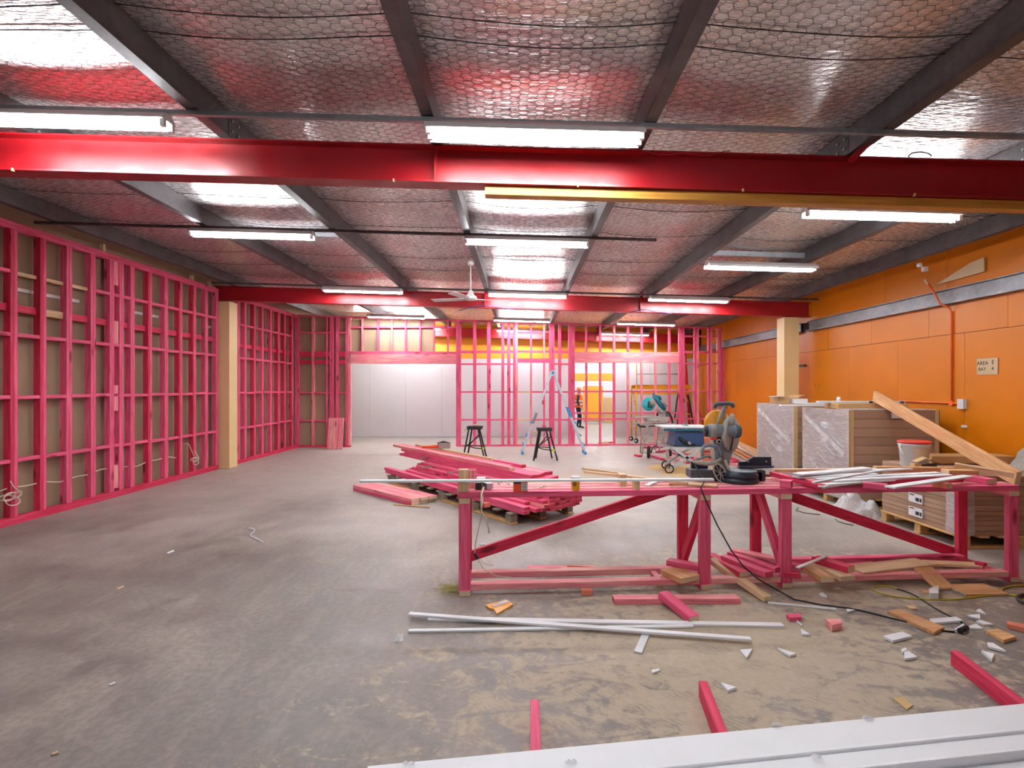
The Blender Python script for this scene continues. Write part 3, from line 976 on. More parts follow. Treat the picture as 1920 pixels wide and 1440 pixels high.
# mitre saw corner pieces
lay('pink_block', (1464, 899), (1485, 901), .09, .06, BT, 'pink', 'end_pink', 'pink timber block in front of the white mouldings', 'timber block')
lay('pink_length', (1447, 884), (1545, 902), .06, .04, BT + .03, 'pink_deep', 'end_raw', 'pink timber length slanting under the white mouldings', 'timber length', -.03)
lay('pine_length', (1450, 879), (1660, 878), .05, .03, BT + .055, 'raw', 'end_raw', 'raw pine length behind the white mouldings', 'timber length')
lay('pink_offcut', (1618, 904), (1664, 908), .075, .045, BT, 'pink', 'end_raw', 'pink offcut with a pale cut end at the bench edge', 'offcut')
lay('pink_offcut', (1752, 902), (1781, 906), .08, .045, BT, 'salmon', 'end_raw', 'salmon coloured offcut with a brown cut end on the bench edge', 'offcut')
lay('pink_offcut', (1819, 891), (1860, 898), .10, .05, BT, 'pink', 'end_raw', 'pink offcut near the right bench end', 'offcut')
lay('pink_length', (1660, 899), (1800, 894), .07, .04, BT, 'pink_deep', 'end_raw', 'pink timber length under the loose white moulding', 'timber length')
W = [((1495, 888), (1626, 876), .055, 'widest white moulding on top of the heap', .085), ((1500, 886), (1705, 877), .045, 'white moulding lying second from the back of the heap', .07),
     ((1492, 893), (1640, 887), .05, 'white moulding with the pointed left end', .06), ((1530, 897), (1760, 885), .035, 'white moulding with its tip pointing at the raw pine length', .05),
     ((1525, 903), (1662, 879), .025, 'thin white moulding crossing over the heap', .10), ((1540, 911), (1700, 890), .035, 'white moulding lowest at the front of the heap', .02),
     ((1545, 907), (1750, 892), .04, 'white moulding second from the front of the heap', .03), ((1560, 900), (1780, 889), .04, 'white moulding half hidden inside the heap', .045),
     ((1668, 912), (1815, 891), .045, 'loose white moulding apart from the heap', .05)]
for a, b, w, lb, z in W:
    lay('white_moulding', a, b, w * 1.75 if w > .03 else w, .014, BT + z, 'white_paint', None, lb, 'moulding', group='white mouldings on the bench')
# plugs, cable and small packs at the left end
r = thing('phone_charger', 'white charger plug with a cable on the bench', 'charger', FZ(902, 905, BT))
c = FZ(902, 904, BT)
MB().box(c + Vector((0, 0, .022)), (.075, .07, .04)).build('plug_body', 'plastic_white', r)
MB().tube([c + Vector((.03, .0, .03)), c + Vector((.08, -.01, .04)), c + Vector((.14, -.04, .02)), c + Vector((.19, -.05, .008))], .005, 6).build('lead', 'dust_grey', r)
r = thing('power_socket', 'grey extension socket with a dark plug hanging over the bench edge', 'extension lead', FZ(905, 918, BT))
c = FZ(908, 917, BT)
MB().box(c + Vector((.02, .02, .03)), (.055, .12, .045), Matrix.Rotation(.5, 3, 'Z')).build('socket_body', 'alu', r)
MB().box(c + Vector((-.045, 0, .028)), (.05, .06, .055)).build('plug', 'black', r)
MB().tube([c + Vector((.12, .10, .02)), c + Vector((.09, .14, .05)), c + Vector((.16, .18, .04)), c + Vector((.2, .12, .015))], .007, 6).build('lead', 'alu', r)
def P2(px, py, Y): return P(px, py, Y)
MB().tube([c + Vector((.0, -.03, .02)), P(903, 926, 4.17), P(902, 945, 4.16), P(903, 960, 4.18), P(911, 972, 4.2), P(916, 990, 4.22), P(917, 1000, 4.22)], .007, 6).build('hanging_lead', 'cable_cream', r)
MB().tube([c + Vector((.0, -.02, .02)), P(905, 940, 4.17), P(900, 980, 4.2), P(891, 1020, 4.3), P(890, 1036, 4.3), P(898, 1052, 4.3), P(906, 1066, 4.3), P(930, 1080, 4.32), P(960, 1083, 4.33)], .004, 6).build('thin_lead', 'cable_cream', r)
MB().cyl(P(889, 1037, 4.3), P(896, 1048, 4.3), .012, n=8).build('inline_plug', 'black', r)
MB().tube([P(900, 1048, 4.3), P(912, 1058, 4.28), P(925, 1060, 4.28)], .004, 6).build('thin_lead_tail', 'cable_cream', r)
# fixings box and tub
c = FZ(976, 922, BT)
r = thing('fixings_box', 'small orange cardboard fixings box with a white label on the bench', 'box', c)
MB().box(c + Vector((0, .035, .045)), (.115, .07, .088)).build('carton', 'orange_card', r)
l = MB().box(c + Vector((.032, -.001, .04)), (.05, .002, .06)).build('label', 'paper_white', r)
m = MB()
for k in range(4): m.box(c + Vector((.032, -.0025, .02 + k * .013)), (.038, .001, .004))
q = m.build('print_lines', 'ink', l); q['kind'] = 'stuff'
MB().box(c + Vector((-.026, -.001, .072)), (.058, .002, .018)).build('name_band', 'navy', r)
c = FZ(1080, 921, BT)
r = thing('plastic_tub', 'yellow plastic tub with a black diamond mark on the bench', 'tub', c)
MB().lathe(c + Vector((0, .04, .0)), [(.030, 0), (.032, .004), (.038, .095), (.038, .10)], n=18).build('tub_body', 'yellow_plastic', r)
MB().lathe(c + Vector((0, .04, .10)), [(.041, 0), (.041, .012), (.03, .014)], n=18).build('lid', 'white_prim', r)
dm = c + Vector((-.012, .0035, .058))
d = MB().prism([dm + Vector((-.018, 0, 0)), dm + Vector((0, 0, -.022)), dm + Vector((.018, 0, 0)), dm + Vector((0, 0, .022))], (0, -.002, 0)).build('diamond_mark', 'ink', r)
MB().lathe(dm + Vector((0, -.0025, 0)), [(.004, 0), (.008, 0), (.008, .001), (.004, .001)], axis=(0, -1, 0), n=10, caps=False).build('ring_mark', 'yellow_plastic', d)
pts = [FZ(1000, 914, BT), FZ(1010, 916, BT), FZ(1018, 911, BT + .01), FZ(1024, 912, BT), FZ(1030, 909, BT)]
o = MB().tube(pts, .006, 6).build('cable_tie', 'cable_cream'); tag(o, 'short cream cable end beside the orange box', 'cable')

# ------------------------------------------------------------------ offcuts piled on the bottom rails and the floor round the bench
def fl(nm, a, b, w, h, mat, end, label, cat='offcut', z=0.0, tilt=0.0, z2=None):
    p, q = FZ(a[0], a[1], z + h), FZ(b[0], b[1], (z if z2 is None else z2) + h)
    p.z -= h / 2; q.z -= h / 2
    return tag(timber(nm, p, q, w, h, mat, end), label, cat)
SZ = .092
fl('timber_length', (990, 1063), (1118, 1063), .09, .04, 'pink_pale', 'end_raw', 'pink length lying behind the lower rails at the left of the bench', 'timber length', 0)
fl('pencil', (1063, 1060), (1123, 1063), .008, .008, 'conduit_orange', None, 'thin orange pencil on the pink length behind the lower rail', 'pencil', .041)
fl('offcut', (1255, 1064), (1295, 1081), .20, .045, 'raw_warm', 'end_raw', 'wide pale block with a raw end lying on the lower rails', z=SZ)
fl('offcut', (1252, 1048), (1320, 1060), .09, .045, 'pink', 'end_raw', 'pink offcut with a grey cut end on top of the pale block', z=SZ + .046)
fl('offcut', (1225, 1070), (1236, 1085), .045, .05, 'pink_pale', 'end_raw', 'short upright pink stub between the lower rails', z=.03)
fl('offcut', (1333, 1045), (1440, 1118), .075, .045, 'raw', 'end_raw', 'long pale-topped length sloping from the rail to the floor', z=.10, z2=.0)
fl('offcut', (1332, 1037), (1395, 1072), .09, .045, 'pink_deep', 'end_raw', 'pink length with a raw end beneath the black cord', z=SZ)
fl('offcut', (1358, 1040), (1442, 1072), .09, .045, 'pink', 'end_pink', 'pink length lying across the middle of the offcut pile', z=SZ + .03)
fl('offcut', (1368, 1034), (1458, 1064), .07, .045, 'pink', 'end_pink', 'pink length second from the back of the offcut pile', z=SZ + .05)
fl('offcut', (1372, 1029), (1470, 1048), .10, .045, 'pink_pale', 'end_pink', 'wide pink length at the back of the offcut pile', z=SZ + .06)
fl('offcut', (1470, 1053), (1505, 1059), .08, .04, 'pink', 'end_pink', 'small pink offcut behind the front leg', z=SZ + .045)
fl('offcut', (1468, 1070), (1500, 1073), .08, .04, 'pink_deep', 'end_pink', 'dark pink offcut beneath the small pink one', z=SZ)
fl('offcut', (1528, 1042), (1596, 1062), .10, .05, 'pink_deep', 'end_raw', 'pink block with a raw end atop the pale blocks right of the leg', z=SZ + .03)
fl('offcut', (1512, 1058), (1552, 1082), .11, .045, 'raw_warm', 'end_raw', 'pale block with a raw front end near the front leg', z=SZ)
fl('offcut', (1530, 1054), (1590, 1080), .14, .04, 'raw', 'end_raw', 'flat pale block beside the pink block with a raw end', z=SZ - .01)
fl('white_offcut', (1495, 1063), (1548, 1042), .03, .012, 'white_paint', None, 'thin white moulding offcut leaning on the pink block', 'offcut', z=SZ + .08)
fl('timber_sheet', (1600, 1066), (1735, 1052), .20, .016, 'ply', None, 'plywood sheet resting on the lower rail', 'plywood', z=SZ)
fl('timber_sheet', (1735, 1053), (1840, 1058), .12, .02, 'raw', 'end_raw', 'pale board on the lower rail at the right of the bench', 'board', z=SZ)
fl('timber_sheet', (1730, 1062), (1772, 1102), .17, .022, 'raw_warm', 'end_raw', 'warm board tipping from the rail to the floor', 'board', z=SZ + .01, z2=.0)
fl('timber_sheet', (1790, 1104), (1868, 1103), .22, .022, 'raw_warm', 'end_raw', 'flat warm board on the floor under the right bench end', 'board')
fl('offcut', (1830, 1052), (1848, 1056), .06, .045, 'pink_deep', 'end_pink', 'dark pink stub behind the pale board at the right', z=SZ)
fl('offcut', (1585, 1058), (1640, 1054), .06, .03, 'pink_pale', 'end_pink', 'pink sliver behind the plywood sheet', z=SZ - .02)
fl('floor_length', (1150, 1119), (1384, 1118), .09, .045, 'pink_pale', 'end_pink', 'long pink length on the sawdust in front of the bench', 'timber length')
fl('floor_length', (1243, 1108), (1302, 1155), .09, .05, 'pink', 'end_raw', 'pink length lying crosswise over another in front of the bench', 'timber length', z=.046, z2=0)
fl('offcut', (1090, 1104), (1111, 1105), .05, .045, 'salmon', 'end_pink', 'small salmon stub under the lower front rail')

# ================================================================== PINK TIMBER STACK ON ITS PALLET
SO = Vector((.06, 6.27, 0)); SA = Vector((-.61, .79, 0)).normalized(); SB = Vector((.79, .61, 0)).normalized()
def S(a, b, z): return SO + SA * a + SB * b + Vector((0, 0, z))
PZ = .145
def stick(a0, a1, b, layer, label, mat='pink', end='end_pink', w=.09, group='pink lengths stacked on the pallet', dz=0.0, skew=0.0):
    z = PZ + .001 + .0455 * layer + .0225 + dz
    o = timber('timber_length', S(a0, b, z), S(a1, b + skew, z), w, .045, mat, end)
    return tag(o, label, 'timber length', group)
heights = [2, 1, 2, 4, 5, 5, 5, 5, 5, 5]
LAY = ['bottom layer', 'second layer', 'third layer', 'fourth layer', 'fifth layer']
COLN = ['bench side edge', 'second row from the bench side', 'third row from the bench side', 'fourth row from the bench side', 'fifth row from the bench side', 'sixth row from the bench side',
        'fourth row from the far side', 'third row from the far side', 'second row from the far side', 'far side edge']
far_end = [4.05, 4.12, 3.75, 3.65, 3.75, 3.9, 4.0, 4.0, 4.0, 4.0]
for c, h in enumerate(heights):
    for l in range(h):
        a0 = RND.uniform(-.03, .04) + (.22 if c in (1, 2) and l == h - 1 else 0) + (.12 if c == 3 and l == 3 else 0)
        stick(a0, far_end[c] + RND.uniform(-.12, .12) - .12 * l, .045 + c * .0925, l, 'pink length in the %s of the pallet stack, %s' % (LAY[l], COLN[c]),
              RND.choice(['pink', 'pink', 'pink_pale', 'pink_deep']))
for c, b in enumerate((.52, .612, .704, .796, .888)):
    for l in range(5, 8):
        stick(.25 + RND.uniform(-.05, .1) + .12 * (l - 5), 4.25 + RND.uniform(-.1, .2), b, l, 'pink length of the raised part of the pallet stack, layer %s, %s' % (('low', 'middle', 'high')[l - 5], ('front', 'second', 'centre', 'fourth', 'back')[c]),
              RND.choice(['pink', 'pink_pale', 'pink']), group='raised lengths on the pallet stack')
stick(.96, 4.75, .53, 8, 'longest pink length on top of the pallet stack with a raw near end', 'pink_pale', 'end_raw')
stick(1.1, 4.70, .625, 8, 'pink length behind the longest one on top of the stack', 'pink')
stick(1.05, 1.75, .80, 8, 'short pink piece lying on top of the pallet stack', 'pink', 'end_pink')
o = stick(1.9, 4.5, .86, 8, 'grey brown batten lying along the back of the stack top', 'ply', 'end_raw', .06)
# stickers poking out between layers
for i, (a, z) in enumerate(((2.9, .33), (2.2, .33), (3.3, .42))):
    o = timber('spacer_stick', S(a, .12 + .1 * i, z + .022), S(a + .02, .52, z + .022), .03, .02, 'pallet_wood')
    tag(o, ['thin spacer stick poking out of the stack near its middle', 'thin spacer stick poking out of the stack towards the bench', 'thin spacer stick poking out of the stack at its far end'][i], 'stick')
# pallet
r = thing('pallet', 'worn grey wooden pallet under the pink timber stack', 'pallet', S(2, .45, 0))
for a in np.linspace(.25, 3.75, 13):
    timber('deck_board', S(a, -.06, .128), S(a, .98, .128), .10, .022, 'pallet_wood', parent=r)
for b in (.0, .46, .92):
    timber('bottom_board', S(.2, b, .011), S(3.8, b, .011), .10, .022, 'pallet_new', parent=r)
    for a in (.27, 1.1, 1.95, 2.85, 3.72):
        timber('block', S(a - .06, b, .07), S(a + .06, b, .07), .10, .095, 'pallet_wood', parent=r)
for a in (.75, 1.35):
    timber('stub', S(a, -.09, .15), S(a, .0, .15), .07, .06, 'salmon', 'end_pink', parent=r)
# loose boards beside the stack
p, q = Vector((-1.36, 7.62, 0)), Vector((-2.52, 8.72, 0))
dd = (q - p).normalized(); nn = Vector((-dd.y, dd.x, 0))
for i, (k, l) in enumerate(((0, 0), (1, 0), (2, 0), (0, 1), (1, 1), (2, 1))):
    off = nn * (.16 - .142 * k) + dd * (-.02 * k * l)
    o = timber('floor_board', p + off + Vector((0, 0, .0235 + .046 * l)), q + off + Vector((0, 0, .0235 + .046 * l)), .14, .045, 'pink_pale' if l else 'pink', 'end_raw')
    tag(o, 'wide pink board on the floor left of the stack, %s layer, %s' % (('lower', 'upper')[l], ('next to the left wall', 'middle', 'next to the pallet')[k]), 'board', 'wide boards beside the stack')
o = timber('thin_stick', FZ(738, 946, .01), FZ(806, 951, .01), .02, .015, 'raw_warm'); tag(o, 'thin brown stick on the floor by the wide pink boards', 'stick')
# pieces leaning on the back framing left of the opening
for i, (x0, x1) in enumerate(((613, 622), (623, 631), (632, 642))):
    a = FZ((x0 + x1) / 2 - 1.0, 843, 0); b = P((x0 + x1) / 2 + 3.5, 784, 14.55)
    a.y = 14.28
    o = timber('leaning_board', a + Vector((0, 0, .0)), b, .125, .04, 'pink_pale', 'end_pink', None, (0, -1, 0))
    tag(o, ['leftmost pink board leaning by the wide opening', 'middle pink board leaning by the wide opening', 'pink board leaning nearest the wide opening'][i], 'board')

# ================================================================== MITRE SAW ON THE BENCH
SY = 4.72
def T(px, py, dy=0.0): return P(px, py, SY + dy) if False else Vector(((px - VPX) / FPX * SY, SY + dy, EYE - (py - VPY) / FPX * SY))
def mm(px): return px / FPX * SY
saw = thing('mitre_saw', 'dusty grey mitre saw with dark blue base standing on the bench', 'mitre saw', T(1365, 905))
zb0 = BH + .002
tc = T(1378, 905); tc.z = zb0
MB().lathe(tc + Vector((.03, -.02, 0)), [(.155, .0), (.16, .008), (.16, .035), (.150, .040), (.150, .046), (.158, .05), (.158, .075), (.145, .085), (.145, .105)], n=32).build('turntable', 'navy', saw)
MB().lohi((tc.x - .33, tc.y + .02, zb0), (tc.x + .25, tc.y + .22, zb0 + .075)).build('base', 'navy', saw)
MB().lohi((tc.x - .39, tc.y + .0, zb0 + .03), (tc.x - .18, tc.y + .14, zb0 + .10)).build('side_table', 'charcoal', saw)
MB().lohi((tc.x + .13, tc.y + .02, zb0 + .0), (tc.x + .28, tc.y + .13, zb0 + .09)).build('side_table', 'navy', saw)
f1 = [T(1393, 883, .08), T(1393, 868, .08), T(1406, 868, .08), T(1420, 859, .08), T(1454, 859, .08), T(1455, 880, .08)]
fe = MB().prism(f1, (0, .03, 0)).build('fence', 'navy', saw)
for px in (1410, 1444):
    MB().cyl(T(px, 867.5, .072), T(px, 867.5, .085), .0065, n=8).build('fence_bolt', 'alu', fe)
MB().lohi(T(1393, 878.5, .055), T(1457, 875.5, .10)).build('fence_rail', 'charcoal', fe)
MB().prism([T(1303, 884, .09), T(1303, 868, .09), T(1334, 868, .09), T(1334, 884, .09)], (0, .03, 0)).build('fence', 'navy', saw)
# arm pivot and neck
nk = MB()
nk.prism([T(1344, 862, .04), T(1340, 820, .04), T(1352, 806, .04), T(1376, 806, .04), T(1378, 845, .04), T(1368, 880, .04), T(1352, 882, .04)], (0, .10, 0))
nk.build('pivot_arm', 'dust_grey', saw)
MB().prism([T(1345, 858, .0), T(1346, 830, .0), T(1352, 822, .0), T(1358, 836, .0), T(1356, 862, .0), T(1350, 866, .0)], (0, .06, 0)).build('neck_rib', 'grey_blue', saw)
# motor, lying crosswise
mo = MB().lathe(T(1327, 808), [(.030, -.02), (.048, -.012), (.055, 0), (.058, .03), (.060, .06), (.058, .16), (.062, .19), (.062, .265), (.05, .285), (.03, .29)], axis=(1, 0, .0), n=24).build('motor_housing', 'grey_blue', saw)
MB().lathe(T(1330, 808), [(.0625, 0), (.064, .004), (.064, .046), (.0625, .05)], axis=(1, 0, 0), n=24).build('motor_band', 'dust_grey', mo)
MB().lathe(T(1323, 808), [(.02, -.012), (.045, -.006), (.05, .01), (.05, .02)], axis=(1, 0, 0), n=20).build('motor_cap', 'black', mo)
MB().lathe(T(1377, 808), [(.063, 0), (.0635, .03), (.055, .045), (.035, .05)], axis=(1, 0, 0), n=20).build('motor_vent', 'charcoal', mo)
# blade housing: upright disc seen nearly edge on
ax = Vector((math.cos(.75), -math.sin(.75), 0))
MB().lathe(T(1374, 815, .06), [(.03, -.03), (.13, -.03), (.155, -.015), (.16, .0), (.16, .02), (.15, .03), (.05, .034)], axis=ax, n=36).build('blade_housing', 'dust_grey', saw)
MB().lathe(T(1372, 787, .0), [(.0, -.022), (.04, -.02), (.055, -.008), (.055, .012), (.04, .022), (.0, .024)], axis=(.95, -.3, 0), n=22).build('housing_bulge', 'dust_grey', saw)
MB().bar(T(1372, 820, -.03), T(1367, 844, -.03), .006, .012).build('scale_slot', 'black', saw)
# top handle on its two struts
MB().tube([T(1345, 800, .0), T(1350, 780, .0), T(1358, 760, .0)], [.012, .014, .015], 8).build('handle_strut', 'dust_grey', saw)
MB().tube([T(1362, 800, .03), T(1360, 780, .02), T(1358, 760, .0)], [.012, .012, .013], 8).build('handle_strut', 'dust_grey', saw)
hd = MB().tube([T(1340, 765), T(1342, 758), T(1350, 757), T(1358, 757), T(1366, 756.5), T(1373, 758), T(1375, 764)], [.017, .022, .019, .017, .019, .022, .017], 10).build('handle_grip', 'charcoal', saw)
MB().tube([T(1347, 766), T(1349, 760), T(1354, 758.5), T(1360, 759), T(1363, 765)], .010, 8).build('grip_fork', 'dust_grey', hd)
# D shaped carrying handle
MB().tube([T(1318, 858, -.02), T(1315, 852, -.02), T(1315, 842, -.02), T(1319, 836, -.02), T(1330, 834, -.02), T(1340, 836, -.02), T(1346, 841, -.02), T(1350, 850, -.02), T(1352, 860, -.01)], .016, 10).build('carry_handle', 'grey_blue', saw)
# front clamp lever
MB().tube([T(1296, 864, -.05), T(1304, 866, -.05), T(1320, 868, -.05), T(1338, 866, -.05), T(1350, 860, -.03)], [.010, .018, .020, .019, .016], 8).build('lever', 'dust_grey', saw)
MB().tube([T(1303, 861, -.03), T(1316, 857, -.03), T(1326, 854, -.03), T(1330, 858, -.03)], .012, 8).build('lever', 'grey_blue', saw)
# lower guard: dark wheel in an oval ring with spokes
gc = T(1346, 886, -.06)
ring = [gc + Vector((.030 * math.cos(a) * 1.35 + .018 * math.sin(a), -.01 * math.cos(a), .09 * math.sin(a) * (1 if math.sin(a) > 0 else .8))) for a in np.linspace(0, 2 * math.pi, 24, endpoint=False)]
ring = [gc + Vector((.052 * math.cos(a) - .03 * math.sin(a), 0, .085 * math.sin(a))) for a in np.linspace(0, 2 * math.pi, 28, endpoint=False)]
g = MB().tube(ring, .0085, 8, closed=True).build('guard_ring', 'dust_grey', saw)
MB().prism([q + (gc - q) * .1 + Vector((0, .006, 0)) for q in ring], (0, .03, 0)).build('guard_disc', 'black', g)
for k in range(4):
    a = k * math.pi / 4 + .3
    dv = Vector((.046 * math.cos(a) - .026 * math.sin(a), 0, .075 * math.sin(a)))
    MB().bar(gc - dv, gc + dv, .006, .006).build('spoke', 'dust_grey', g)
MB().tube([T(1356, 862, -.04), T(1362, 878, -.05), T(1368, 893, -.05), T(1362, 902, -.06)], [.012, .013, .014, .012], 8).build('guard_arm', 'dust_grey', saw)
MB().lathe(T(1346, 827, -.02), [(.012, 0), (.021, 0), (.021, .03), (.012, .03)], axis=(-.25, -1, 0), n=16, caps=False).build('dust_port', 'dust_grey', saw)
MB().cyl(T(1346, 827, -.03), T(1346, 827, .0), .012, n=12).build('port_bore', 'black', saw)
MB().lathe(T(1357, 795, .16), [(.0, -.03), (.06, -.026), (.10, -.012), (.118, 0), (.118, .012), (.0, .016)], axis=(.0, 1, .1), n=30).build('amber_cover', 'amber', saw)
MB().box(T(1337, 821, -.01), (.05, .04, .03)).build('side_label', 'orange_card', saw)
# its cord down over the bench edge
pts = [T(1297, 866, -.05), T(1301, 876, -.08), T(1307, 893, -.2), P(1314, 915, 4.28), P(1324, 940, 4.26), P(1345, 985, 4.25), P(1370, 1030, 4.22), P(1392, 1060, 4.2), P(1420, 1085, 4.18), FZ(1455, 1105, .006), FZ(1490, 1124, .006), FZ(1540, 1134, .006), FZ(1590, 1140, .006), FZ(1620, 1146, .006), FZ(1660, 1156, .006), FZ(1700, 1166, .006), FZ(1745, 1180, .006), FZ(1790, 1185, .006)]
MB().tube(pts, .006, 6).build('cord', 'cable_black', saw)
MB().cyl(FZ(1800, 1183, .02), FZ(1812, 1177, .02), .018, n=10).build('cord_plug', 'black', saw)

# ================================================================== TABLE SAW BEHIND THE BENCH
TY = 10.5
def TS(px, py, dy=0.0): return Vector(((px - VPX) / FPX * TY, TY + dy, EYE - (py - VPY) / FPX * TY))
ts = thing('table_saw', 'blue table saw on a folding grey wheeled stand', 'table saw', TS(1285, 884))
tb = MB().prism([TS(1237, 801, -.25), TS(1325, 801, -.25), TS(1325, 801, .35), TS(1237, 801, .35)], (0, 0, .028)).build('saw_table', 'white_prim', ts)
MB().lohi(TS(1238, 806, -.26), TS(1326, 802, -.24)).build('table_edge', 'teal_dark', tb)
MB().prism([TS(1279, 800, .0), TS(1285, 795, .0), TS(1292, 798, .0), TS(1294, 800, .0)], (0, .12, 0)).build('blade_guard', 'grey_blue', ts)
m = MB()
top = [TS(1262, 808, -.2), TS(1313, 808, -.2), TS(1313, 808, .25), TS(1262, 808, .25)]
bot = [TS(1258, 833, -.24), TS(1313, 833, -.24), TS(1313, 833, .3), TS(1258, 833, .3)]
m.add(bot + top, [(3, 2, 1, 0), (4, 5, 6, 7)] + [(i, (i + 1) % 4, 4 + (i + 1) % 4, 4 + i) for i in range(4)])
bd = m.build('body', 'blue_tool', ts)
MB().tube([TS(1266, 818, -.24), TS(1271, 823, -.245), TS(1277, 827, -.25), TS(1283, 829, -.25)], [.02, .035, .035, .02], 8).build('tilt_slot', 'black', bd)
MB().cyl(TS(1284, 828, -.30), TS(1284, 828, -.24), .028, n=14).build('hand_wheel', 'dust_grey', bd)
MB().cyl(TS(1293, 832, -.27), TS(1293, 832, -.24), .03, n=12).build('switch', 'black', bd)
MB().lohi(TS(1257, 835, -.25), TS(1314, 832, .3)).build('body_foot', 'navy', bd)
for dy in (-.22, .25):
    MB().bar(TS(1240, 838, dy), TS(1325, 838, dy), .04, .04).build('stand_rail', 'ladder_alu', ts)
    MB().bar(TS(1262, 842, dy), TS(1300, 868, dy), .025, .05).build('stand_leg', 'ladder_alu', ts)
    MB().bar(TS(1302, 842, dy), TS(1256, 872, dy), .025, .05).build('stand_leg', 'ladder_alu', ts)
MB().tube([TS(1252, 838, -.24), TS(1245, 840, -.24), TS(1244, 850, -.24), TS(1247, 872, -.24)], .018, 8).build('stand_tube', 'dust_grey', ts)
MB().bar(TS(1300, 868, -.22), TS(1300, 868, .25), .03, .03).build('stand_axle', 'dust_grey', ts)
def wheel(c, r, w, parent, axis=(0, 1, 0)):
    wh = MB().lathe(c, [(r * .72, -w / 2), (r * .95, -w / 2), (r, -w / 4), (r, w / 4), (r * .95, w / 2), (r * .72, w / 2), (r * .72, -w / 2)], axis=axis, n=20, caps=False).build('wheel', 'black_rubber', parent)
    m = MB().lathe(c, [(r * .16, -w * .4), (r * .16, w * .4)], axis=axis, n=10)
    A = Vector(axis).normalized(); u = A.orthogonal().normalized(); v = A.cross(u)
    for k in range(6):
        a = k * math.pi / 3
        m.bar(c, c + (u * math.cos(a) + v * math.sin(a)) * r * .75, r * .09, w * .5, up=A)
    m.lathe(c, [(r * .70, -w * .3), (r * .74, -w * .3), (r * .74, w * .3), (r * .70, w * .3)], axis=axis, n=20, caps=False)
    m.build('wheel_hub', 'dust_grey', wh)
for c in (TS(1248, 874, -.26), TS(1256, 866, .28)):
    c.z = .092; wheel(c, .09, .03, ts, (.25, 1, 0))

# ================================================================== SECOND SAW ON ITS STAND, FURTHER BACK
MY = 12.75
def TM(px, py, dy=0.0): return Vector(((px - VPX) / FPX * MY, MY + dy, EYE - (py - VPY) / FPX * MY))
ms = thing('saw_stand', 'grey tubular wheeled saw stand behind the table saw', 'saw stand', TM(1220, 856))
MB().prism([TM(1190, 796, -.2), TM(1262, 796, -.2), TM(1262, 796, .15), TM(1190, 796, .15)], (0, 0, .03)).build('stand_top', 'dust_grey', ms)
MB().tube([TM(1192, 794, -.2), TM(1196, 798, -.22), TM(1206, 799, -.22)], .025, 8).build('end_grip', 'black', ms)
MB().bar(TM(1213, 798, -.2), TM(1232, 797, -.2), .03, .03).build('front_bar', 'navy', ms)
for pts in ([(1199, 798), (1200, 815), (1205, 828), (1201, 848), (1199, 853)], [(1213, 798), (1215, 806), (1208, 822), (1204, 830), (1200, 852)], [(1243, 798), (1241, 815), (1237, 830), (1231, 845)], [(1232, 797), (1238, 806), (1241, 824), (1243, 838)]):
    MB().tube([TM(x, y, -.18) for x, y in pts], .016, 8).build('leg', 'dust_grey', ms)
for pts in ([(1203, 798), (1206, 820), (1204, 852)], [(1240, 798), (1236, 825), (1232, 846)]):
    MB().tube([TM(x, y, .2) for x, y in pts], .016, 8).build('leg', 'dust_grey', ms)
for y, x0, x1 in ((811, 1207, 1241), (824, 1206, 1240), (848, 1200, 1243)):
    MB().bar(TM(x0, y, -.16), TM(x1, y, -.16), .018, .018).build('cross_bar', 'dust_grey', ms)
MB().tube([TM(1218, 848, -.15), TM(1219, 842, -.15), TM(1224, 835, -.15), TM(1232, 833, -.15), TM(1243, 834, -.15)], .018, 8).build('wheel_arm', 'charcoal', ms)
c = TM(1211.5, 846, -.25); c.z = .145
wheel(c, .142, .06, ms, (1, -.35, 0))
c = TM(1256, 846, -.05); c.z = .125; wheel(c, .122, .05, ms, (1, -.35, 0))
kb = thing('mitre_saw', 'teal mitre saw tilted on the tubular saw stand', 'mitre saw', TM(1230, 795))
MB().bar(TM(1188, 782.5, -.05), TM(1210, 782.5, -.05), .22, .03).build('side_table', 'dust_grey', kb)
MB().bar(TM(1210, 785, -.05), TM(1250, 785, -.05), .30, .10).build('base', 'dust_grey', kb)
MB().lathe(TM(1222, 790, -.08), [(.16, 0), (.17, .01), (.17, .06), (.15, .075)], n=24).build('turntable', 'dust_grey', kb)
MB().lathe(TM(1216, 758, .0), [(.0, -.03), (.05, -.03), (.155, -.02), (.16, -.005), (.16, .012), (.0, .02)], axis=(-.25, -1, .1), n=30).build('blade_guard', 'teal_clear', kb)
MB().lathe(TM(1222, 754, -.06), [(.0, -.03), (.06, -.025), (.085, 0), (.07, .03), (.0, .035)], axis=(.25, -1, 0), n=18).build('gear_case', 'dust_grey', kb)
MB().tube([TM(1215, 752, -.08), TM(1214, 763, -.09), TM(1221, 763, -.09)], .02, 8).build('dark_band', 'black', kb)
MB().tube([TM(1224, 742, -.05), TM(1230, 748, -.05), TM(1237, 758, -.05), TM(1246, 768, -.03)], [.04, .055, .06, .045], 10).build('motor_housing', 'teal_dark', kb)
MB().tube([TM(1223, 738, -.05), TM(1227, 743, -.05), TM(1236, 744, -.05), TM(1238, 750, -.05)], [.025, .032, .03, .025], 8).build('handle', 'teal_dark', kb)
for i in range(4):
    MB().bar(TM(1241 + i * 2, 758 + i * 1.8, -.1), TM(1243 + i * 2, 755 + i * 1.8, -.1), .03, .012).build('motor_fin', 'black', kb)
MB().tube([TM(1230, 766, -.03), TM(1239, 772, -.03), TM(1245, 770, .0), TM(1240, 780, .0), TM(1240, 788, .0)], [.04, .05, .05, .045, .05], 10).build('pivot_arm', 'dust_grey', kb)
